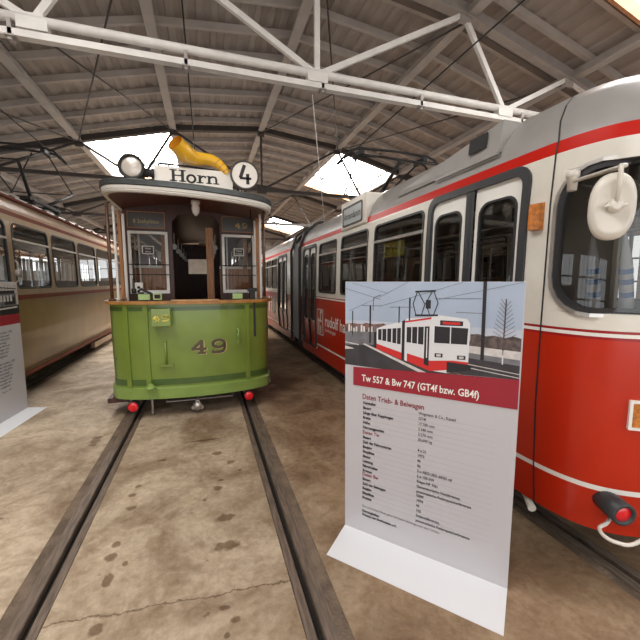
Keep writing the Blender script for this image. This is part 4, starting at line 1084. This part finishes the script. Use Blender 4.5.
# ================================================================== OCHRE TRAM (left)
LX = -3.70; LS = -2.60
tL = thing('ochre_tram', 'old ochre and cream tram with brown trim on the left hand track', 'tram', (LX, 9, 0))
LLV = [(0.33, 0.06), (0.6, 0.02), (1.0, 0.0), (1.6, 0.0), (2.6, 0.02), (2.80, 0.04), (2.96, 0.10), (3.0, 0.10), (3.08, 0.22), (3.16, 0.45), (3.22, 0.75), (3.26, 1.10)]
def insL(z):
    for (a, ia), (b, ib) in zip(LLV, LLV[1:]):
        if z <= b: return ia + (ib - ia) * max(z - a, 0) / (b - a)
    return LLV[-1][1]
lp = [(LS, 16.3), (LS, 3.4), (-2.72, 2.9), (-3.1, 2.6), (LX, 2.5), (2*LX + 3.1, 2.6), (2*LX + 2.72, 2.9), (2*LX - LS, 3.4), (2*LX - LS, 16.3)]
SL = Surf(lp, lambda z: 0, centre=(LX, 9))
def fL(u, z, off=0.0):
    p = SL.at(u, 1.5, off); k = max(0.0, 1 - insL(z) / 1.10); y = p.y
    if y < 3.4: y = y + insL(z) * 0.6 * (3.4 - y) / 0.9
    return V((LX + (p.x - LX) * k, y, z))
def uL_(y): return 16.3 - y
lw = [(uL_(y + 1.215), uL_(y), 1.645, 2.60) for y in (3.45, 4.815, 6.185, 7.55, 8.915, 10.28, 11.645, 13.01, 14.38)]
lw2 = [(SL.L - b, SL.L - a, c, d) for a, b, c, d in lw]
lf = [(uL_(3.4) + 0.35, SL.L - uL_(3.4) - 0.35, 1.65, 2.55)]
hl_ = lw + lw2 + lf
def mL(u, z):
    if z < 0.36: return 0
    if z < 0.395: return 2
    if z < 1.49: return 0
    if z < 1.56: return 2
    if z < 2.69: return 1
    if z < 2.755: return 2
    if z < 2.95: return 3
    if z < 2.975: return 5
    return 4
mb = MB(); zl = sorted(set([0.33, 0.36, 0.395, 0.6, 1.0, 1.49, 1.56, 1.645, 2.55, 2.60, 2.69, 2.755, 2.95, 2.975, 1.65] + [z for z, _ in LLV]))
mb.sheet(fL, SL.brk(0, SL.L, [h[0] for h in hl_] + [h[1] for h in hl_]), zl, mL, lambda u, z: any(a < u < b and c < z < d for a, b, c, d in hl_))
shl = mb.build('body_shell', ['ochre', 'ochrec', 'redbrown', 'pinkc', 'roofbeige', 'steeld'], tL)
for w in lw: window_on(fL, w, tL, fill='ochrec', r=0.11, gw=0.028, bar=w[3] - 0.24)
for w in lw2: window_on(fL, w, tL, fill='ochrec', r=0.11, gw=0.028, gl='glassc')
window_on(fL, lf[0], tL, fill='ochrec', r=0.11, gw=0.028, name='front_window')
mb = MB()
for z, h in ((1.525, 0.05), (0.378, 0.04)):
    mb.box(LS - 0.0, LS + 0.025, 3.4, 16.3, z - h/2, z + h/2)
mb.box(LS - 0.10, LS + 0.03 - 0.07, 3.4, 16.3, 2.945, 2.975)
mb.build('trim_strips', 'redbrown', tL)
mb = MB()
y = 4.2
while y < 15.5: mb.box(LS - 0.50, LS - 0.30, y, y + 0.30, 3.08, 3.15); y += 1.37
mb.build('roof_ventilators', 'roofbeige', tL)
mb = MB(); y = 3.7
while y < 16: mb.box(LS - 0.115, LS - 0.085, y, y + 0.12, 2.985, 3.02); y += 0.55
mb.build('gutter_slots', 'steeld', tL)
mb = MB(); mb.tube([(LS + 0.03, 6.12, 1.74), (LS + 0.06, 6.12, 1.78), (LS + 0.06, 6.12, 2.02), (LS + 0.03, 6.12, 2.06)], 0.014, 8); mb.lathe((LS + 0.055, 6.12, 1.83), (0, 0, 1), [(0, 0.03), (0.05, 0.045), (0.1, 0.03)], 12)
mb.build('side_signal', 'steel', tL)
mb = MB(); mb.box(LX - 0.98, LX + 0.98, 2.9, 16.0, 0.80, 0.86); mb.box(LX - 0.85, LX + 0.85, 4.8, 14.0, 0.25, 0.45); mb.build('underframe', 'under', tL)
mb = MB(); mb.box(LX + 0.93, LX + 1.02, 9.9, 12.6, 0.12, 0.26); mb.build('step_board', 'pinkc', tL)
bogie(LX, 5.8, tL, 1.40); bogie(LX, 13.4, tL, 1.40)
mb = MB(); mb.box(LX - 1.0, LX + 1.0, 3.2, 16.2, 2.64, 2.67); mb.build('saloon_ceiling', 'interior', tL)
for k in range(8):
    for x in (LX - 0.7, LX + 0.7): seat(x, 5.0 + 1.25*k, tL, 'seatg')
mb = MB()
for s in (-1, 1): mb.tube([(LX + s*0.55, 3.3, 2.40), (LX + s*0.55, 16, 2.40)], 0.018, 8)
mb.build('handrails', 'silver', tL)
mb = MB()
for k in range(9):
    a = 16.3 - 15.595 + 1.365 * k
for w in lw2:
    m0 = (w[0] + w[1]) / 2
    for u_ in (w[0] + 0.10, w[1] - 0.10, m0 - 0.08):
        mb.sheet(lambda u, z: fL(u, z, -0.05), [u_ - 0.09, u_ + 0.09], [1.66, 2.40])
mb.build('curtains', 'white', tL)

# ================================================================== POSTERS
def poster(name, BL, e, W_, H_, label, fold, lean=0.0):
    BL = V(BL); e = V(e).normalized(); n = V((e.y, -e.x, 0))
    if n.dot(V((0, 0, 0)) - BL) < 0: n = -n
    up = (V((0, 0, 1)) + n * lean).normalized(); nn = e.cross(up); nn = nn if nn.dot(n) > 0 else -nn
    t = thing(name, label, 'poster stand', BL + e * W_ / 2)
    fn = lambda a, b, o: BL + e * a + up * b + nn * o
    mb = MB(); c = BL + e * W_/2 + up * (H_/2) - nn * 0.006
    mb.obox(c, e * W_/2, nn * 0.006, up * H_/2); mb.build('panel', 'paper', t)
    mb = MB(); f0, f1, d = fold
    P = [BL + V((0, 0, 0.012)), BL + e * W_ + V((0, 0, 0.012)), BL + e * (W_ + f1) + n * d + V((0, 0, 0.003)), BL + e * f0 + n * d + V((0, 0, 0.003))]
    lo = [p_ - V((0, 0, 0.0029)) for p_ in P]
    mb.poly(P); mb.poly(lo[::-1])
    for i in range(4): mb.poly([P[i], P[(i+1) % 4], lo[(i+1) % 4], lo[i]])
    mb.build('base_flap', 'flap', t)
    return t, fn
WP = 1.035
t, fn = poster('info_poster', (0.895, 2.18, 0.0), (0.6566, -0.7543, 0), WP, 1.752, 'large poster stand titled Tw 557 & Bw 747 in the foreground', (0.02, 0.0, 0.30), 0.012)
# printed photo
pm = ['psky', 'pskyl', 'pasph', 'pgrey', 'ptree', 'psnow', 'pwhite', 'pred', 'pbrown', 'pblk', 'rule']
mb = MB()
def R(a, b, c, d, m, o): mb.poly([fn(a, c, o), fn(b, c, o), fn(b, d, o), fn(a, d, o)], m)
def Pg(pts, m, o): mb.poly([fn(a, b, o) for a, b in pts], m)
U0, U1, V0, V1 = 0.0, 1.028, 1.195, 1.750
e1 = 0.0008
R(U0, U1, 1.50, V1, 0, e1); R(U0, U1, 1.40, 1.50, 1, e1); Pg([(U0, V0), (U1, 1.235), (U1, 1.42), (U0, 1.42)], 2, e1 * 1.5)
# far buildings / trees
Pg([(0, 1.36), (0.30, 1.36), (0.30, 1.475), (0.27, 1.49), (0.2, 1.48), (0.15, 1.487), (0.12, 1.475), (0.06, 1.48), (0, 1.472)], 8, e1 * 2)
random.seed(3)
for k in range(16):
    a = 0.005 + 0.018 * k; h = random.uniform(0.01, 0.045); R(a, a + 0.012, 1.40 + random.uniform(0, 0.03), 1.43 + h, random.choice([6, 3, 4, 5]), e1 * 2.3)
Pg([(0.0, 1.33), (0.25, 1.35), (0.25, 1.435), (0, 1.42)], 3, e1 * 2.6)
Pg([(0.0, 1.345), (0.10, 1.335), (0.10, 1.342), (0.0, 1.353)], 5, e1 * 3)
Pg([(0.0, 1.30), (0.07, 1.31), (0.0, 1.325)], 5, e1 * 3)
Pg([(0.78, 1.39), (1.028, 1.375), (1.028, 1.455), (0.99, 1.465), (0.95, 1.452), (0.9, 1.462), (0.86, 1.455), (0.82, 1.465), (0.78, 1.46)], 4, e1 * 2)
Pg([(0.775, 1.355), (1.028, 1.34), (1.028, 1.385), (0.775, 1.395)], 5, e1 * 2.4)
Pg([(0.775, 1.325), (1.028, 1.31), (1.028, 1.34), (0.775, 1.355)], 3, e1 * 2.5)
# white kerb line and rails
Pg([(0.13, 1.345), (0.50, 1.205), (0.545, 1.21), (0.14, 1.352)], 5, e1 * 3)
for a, b in ((0.42, 0.70), (0.46, 0.78)): Pg([(a - 0.02, 1.28), (b, 1.215), (b + 0.012, 1.217), (a - 0.01, 1.283)], 8, e1 * 3)
for k in range(2): Pg([(0.74, 1.29 - 0.02*k), (1.028, 1.262 - 0.02*k), (1.028, 1.266 - 0.02*k), (0.74, 1.295 - 0.02*k)], 5, e1 * 3)
# tram in the photo: rear car, joint, front car, face
Pg([(0.205, 1.335), (0.235, 1.325), (0.235, 1.435), (0.205, 1.43)], 9, e1 * 3.4)
Pg([(0.225, 1.325), (0.39, 1.275), (0.39, 1.505), (0.375, 1.505), (0.27, 1.475), (0.225, 1.455)], 6, e1 * 3.5)
Pg([(0.225, 1.325), (0.39, 1.27), (0.39, 1.315), (0.225, 1.358)], 7, e1 * 4)
for a, b in ((0.235, 0.258), (0.264, 0.29), (0.296, 0.322), (0.33, 0.355), (0.36, 0.383)): 
    s_ = (a - 0.225) / 0.165; Pg([(a, 1.385 - 0.02*s_), (b, 1.383 - 0.02*s_), (b, 1.452 + 0.022*s_), (a, 1.45 + 0.020*s_)], 9, e1 * 4)
Pg([(0.39, 1.272), (0.408, 1.268), (0.408, 1.522), (0.39, 1.51)], 9, e1 * 4.2)
Pg([(0.408, 1.27), (0.565, 1.225), (0.565, 1.545), (0.42, 1.53), (0.408, 1.515)], 6, e1 * 3.5)
Pg([(0.425, 1.265), (0.565, 1.222), (0.565, 1.285), (0.425, 1.315)], 7, e1 * 4)
for a, b in ((0.42, 0.448), (0.454, 0.484), (0.49, 0.522)):
    s_ = (a - 0.41) / 0.15; Pg([(a, 1.385 - 0.01*s_), (b, 1.383 - 0.01*s_), (b, 1.478 + 0.014*s_), (a, 1.476 + 0.014*s_)], 9, e1 * 4)
Pg([(0.528, 1.26), (0.556, 1.25), (0.556, 1.49), (0.528, 1.488)], 9, e1 * 4.2); Pg([(0.54, 1.30), (0.546, 1.30), (0.546, 1.48), (0.54, 1.48)], 6, e1 * 4.5)
Pg([(0.565, 1.225), (0.66, 1.222), (0.775, 1.262), (0.778, 1.52), (0.76, 1.545), (0.60, 1.56), (0.565, 1.545)], 6, e1 * 3.6)
Pg([(0.565, 1.222), (0.775, 1.262), (0.775, 1.30), (0.69, 1.30), (0.565, 1.285)], 7, e1 * 4)
Pg([(0.66, 1.225), (0.79, 1.255), (0.79, 1.285), (0.66, 1.29)], 9, e1 * 4.1)
Pg([(0.585, 1.395), (0.765, 1.40), (0.768, 1.492), (0.585, 1.494)], 9, e1 * 4.2); Pg([(0.672, 1.39), (0.678, 1.39), (0.678, 1.495), (0.672, 1.495)], 6, e1 * 4.5)
Pg([(0.615, 1.50), (0.74, 1.503), (0.74, 1.53), (0.615, 1.53)], 9, e1 * 4.2); Pg([(0.63, 1.507), (0.725, 1.509), (0.725, 1.523), (0.63, 1.523)], 7, e1 * 4.6)
for a in (0.59, 0.715): Pg([(a, 1.31), (a + 0.045, 1.312), (a + 0.045, 1.335), (a, 1.333)], 9, e1 * 4.3); Pg([(a + 0.01, 1.315), (a + 0.035, 1.317), (a + 0.035, 1.330), (a + 0.01, 1.328)], 5, e1 * 4.7)
Pg([(0.408, 1.513), (0.565, 1.545), (0.565, 1.534), (0.408, 1.503)], 7, e1 * 4.7)
# pantograph, wires, masts
L2 = lambda pts, w, m=9, o=5: mb.stroke(pts, w, lambda a, b, q: fn(a, b, q), m, e1 * o)
L2([(0.468, 1.693), (0.585, 1.70)], 0.009); L2([(0.478, 1.69), (0.455, 1.62), (0.475, 1.548)], 0.005); L2([(0.485, 1.69), (0.525, 1.62), (0.505, 1.55)], 0.005)
L2([(0.575, 1.695), (0.60, 1.63), (0.575, 1.555)], 0.005); L2([(0.565, 1.695), (0.53, 1.625), (0.555, 1.555)], 0.005); L2([(0.47, 1.552), (0.60, 1.558)], 0.010)
L2([(0.545, 1.60), (0.545, 1.64)], 0.028)
L2([(0.845, 1.325), (0.843, 1.75)], 0.018); L2([(0.18, 1.36), (0.18, 1.60)], 0.010); L2([(0.055, 1.40), (0.055, 1.56)], 0.006); L2([(0.37, 1.50), (0.37, 1.60)], 0.006); L2([(0.435, 1.52), (0.435, 1.655)], 0.008)
L2([(0.12, 1.60), (0.26, 1.60)], 0.003, 3); L2([(0.31, 1.595), (0.46, 1.60)], 0.003, 3); L2([(0.58, 1.655), (0.83, 1.66)], 0.003, 3); L2([(0.70, 1.58), (0.84, 1.58)], 0.003, 3)
L2([(0.03, 1.56), (0.25, 1.66), (0.42, 1.748)], 0.0022, 3); L2([(0.25, 1.60), (0.45, 1.66), (0.73, 1.748)], 0.0022, 3); L2([(0.60, 1.65), (1.02, 1.748)], 0.0022, 3); L2([(0.0, 1.71), (0.25, 1.64)], 0.0022, 3); L2([(0.05, 1.745), (0.3, 1.68)], 0.0018, 3)
L2([(0.20, 1.57), (0.20, 1.65), (0.25, 1.67)], 0.003)
L2([(0.945, 1.36), (0.948, 1.66)], 0.006, 4); L2([(0.946, 1.31), (0.945, 1.38)], 0.007, 6)
for k in range(9):
    z = 1.44 + 0.022 * k; L2([(0.947, z), (0.947 + (0.055 - 0.004*k), z + 0.035)], 0.0022, 4); L2([(0.947, z + 0.01), (0.947 - (0.055 - 0.004*k), z + 0.045)], 0.0022, 4)
Pg([(0.0, V0), (1.028, V0), (1.028, 1.232), (0.0, 1.198)], 2, e1 * 0.8)
mb.build('printed_photo', pm, t)
mb = MB(); mb.poly([fn(0.062, 1.06, 0.004), fn(1.030, 1.072, 0.004), fn(1.030, 1.236, 0.004), fn(0.062, 1.185, 0.004)])
ban = mb.build('title_banner', 'maroon', t)
mb = MB(); mb.text('Tw 557 & Bw 747 (GT4f bzw. GB4f)', lambda a, b, o: fn(0.125 + a, 1.098 + b + 0.004 * a, o), 0.062, 0, 0.006, 'LEFT', 0.0012, 0.78)
mb.build('title_text', 'white', ban)
# tables
mb = MB(); P0 = 0.034
mb.text('Daten Trieb- & Beiwagen', lambda a, b, o: fn(0.128 + a, 0.975 + b, o), 0.050, 1, 0.002, 'LEFT', 0.0008, 0.80)
rows1 = ['Hersteller', 'Bauart', 'Länge über Kupplungen', 'Breite', 'Höhe', 'Fahrzeuggewicht']
rows1v = ['Wegmann & Co., Kassel', 'GT4f', '17.780 mm', '2.340 mm', '3.270 mm', '20.600 kg']
rows2 = ['Bauart', 'Zahl der Fahrmotoren', 'Baujahr', 'Sitzplätze', 'Motor', 'Leistung', 'Fahrschalter', 'Bremse']
rows2v = ['4 x 21', '1973', '46', '96', '2 x AEG USG 60/62 cd', '2 x 150 kW', 'Kiepe NF 7/61', 'Generatorische Nutzbremse,', 'pneumatische Federspeicherbremse']
rows3 = ['Bauart', 'Zahl der Beiwagen', 'Baujahr', 'Sitzplätze', 'Bremse']
rows3v = ['GB4f', '1974', '46', '105', 'Solenoidbremse,', 'pneumatische Federspeicherbremse']
def col(x, v0, rows, bold, rules=True):
    for k, r_ in enumerate(rows):
        v = v0 - P0 * k
        mb.text(r_, lambda a, b, o: fn(x + a, v + b, o), 0.026, 0, 0.002, 'LEFT', bold, 0.85)
        if rules: mb.poly([fn(a, b, 0.0008) for a, b in ((0.13, v - 0.007), (0.93, v - 0.007), (0.93, v - 0.0055), (0.13, v - 0.0055))], 2)
col(0.135, 0.940, rows1, 0.0012); col(0.505, 0.940, rows1v, 0.0003, False)
mb.text('Daten Tw', lambda a, b, o: fn(0.133 + a, 0.733 + b, o), 0.034, 1, 0.002, 'LEFT', 0.0006, 0.85)
col(0.135, 0.700, rows2, 0.0012); col(0.505, 0.700, rows2v, 0.0006, False)
mb.text('Daten Bw', lambda a, b, o: fn(0.133 + a, 0.432 + b, o), 0.034, 1, 0.002, 'LEFT', 0.0006, 0.85)
col(0.135, 0.400, rows3, 0.0012); col(0.505, 0.400, rows3v, 0.0006, False)
mb.text('Die technischen Daten gelten für beide Fahrzeuge nach dem Umbau.', lambda a, b, o: fn(0.135 + a, 0.200 + b, o), 0.024, 0, 0.002, 'LEFT', 0, 0.78)
mb.text('Fahrzeughalter:', lambda a, b, o: fn(0.135 + a, 0.165 + b, o), 0.024, 0, 0.002, 'LEFT', 0.0012, 0.85)
mb.text('Freunde der Straßenbahn e.V.', lambda a, b, o: fn(0.135 + a, 0.137 + b, o), 0.024, 0, 0.002, 'LEFT', 0.0012, 0.85)
mb.build('data_table', ['txt', 'maroont', 'rule'], t)
# left poster
t, fn = poster('info_poster', (-2.514 + 0.0, 4.715, 0.0), (0.0898, 0.996, 0), 1.04, 1.752, 'white poster stand with black and white photo at the left edge', (0.0, -0.02, 0.24), 0.0)
mb = MB()
R(0, 1.04, 1.33, 1.752, 5, 0.001); R(0, 1.04, 1.33, 1.45, 9, 0.002)
R(0.1, 0.99, 1.44, 1.60, 3, 0.003); R(0.75, 0.97, 1.46, 1.56, 9, 0.004); R(0.1, 0.97, 1.60, 1.64, 9, 0.004)
for k in range(12): R(0.15 + 0.065*k, 0.19 + 0.065*k, 1.50, 1.58, 5, 0.005); R(0.12 + 0.065*k, 0.125 + 0.065*k, 1.40, 1.70, 9, 0.005)
L2([(0.05, 1.72), (1.0, 1.66)], 0.012, 9, 6); L2([(0.3, 1.40), (1.0, 1.42)], 0.02, 5, 6)
mb.build('printed_photo', pm, t)
mb = MB(); R(0, 1.04, 1.20, 1.33, 0, 0.002); mb.build('title_banner', 'maroon', t)
mb = MB(); words = ['Der Triebwagen wurde im Jahre 1925', 'für den Verkehr auf der Linie nach', 'Horn beschafft und war viele Jahre', 'im täglichen Einsatz unterwegs.', 'Nach der Ausmusterung diente er', 'noch lange als Arbeitswagen und', 'wurde später von Freunden der', 'Straßenbahn wieder aufgebaut.']
for k in range(16):
    v = 1.10 - 0.042 * k - (0.05 if k > 7 else 0)
    mb.text(words[k % 8], lambda a, b, o: fn(0.16 + a, v + b, o), 0.040, 0, 0.002, 'LEFT', 0.0006, 1.12)
mb.text('Baujahr 1925', lambda a, b, o: fn(0.55 + a, 0.36 + b, o), 0.034, 0, 0.002)
mb.build('body_text', 'txt', t)

# ------------------------------------------------------------------ lights, world, camera
def area(name, loc, sx, sy, power, rot=(0, 0, 0), col=(1, 1, 1)):
    l = bpy.data.lights.new(name, 'AREA'); l.shape = 'RECTANGLE'; l.size = sx; l.size_y = sy; l.energy = power; l.color = col
    o = bpy.data.objects.new(name, l); COL.objects.link(o); o.location = loc; o.rotation_euler = rot; return o
area('gate_fill_light', (0.0, -6.9, 2.2), 13.0, 3.6, 130, (PI/2, 0, 0), (1.0, 0.96, 0.90))  # lamp added across the unseen gates for soft frontal fill
w = bpy.data.worlds.new('World'); scene.world = w; w.use_nodes = True
bg = w.node_tree.nodes['Background']; bg.inputs[0].default_value = (0.85, 0.92, 1.0, 1); bg.inputs[1].default_value = 1.0

cam = bpy.data.cameras.new('Camera'); co = bpy.data.objects.new('Camera', cam); COL.objects.link(co)
f = 350.0
cam.sensor_width = 36; cam.sensor_fit = 'HORIZONTAL'; cam.lens = f / 640 * 36; cam.clip_start = 0.05; cam.clip_end = 200
pitch = math.atan(38 / f); yaw = math.atan(114 / f * math.cos(pitch))
co.location = (0, 0, 1.75); co.rotation_euler = (PI/2 - pitch, 0, -yaw)
scene.camera = co
for o in bpy.data.objects:
    if '_o' in o.keys(): del o['_o']
scene.view_settings.view_transform = 'Standard'; scene.view_settings.look = 'None'
scene.view_settings.exposure = 0.42; scene.view_settings.gamma = 1.0; scene.view_settings.use_curve_mapping = False
scene.cycles.max_bounces = 8; scene.cycles.diffuse_bounces = 4; scene.cycles.glossy_bounces = 4; scene.cycles.transparent_max_bounces = 16
scene.cycles.sample_clamp_indirect = 4.0; scene.cycles.use_denoising = True
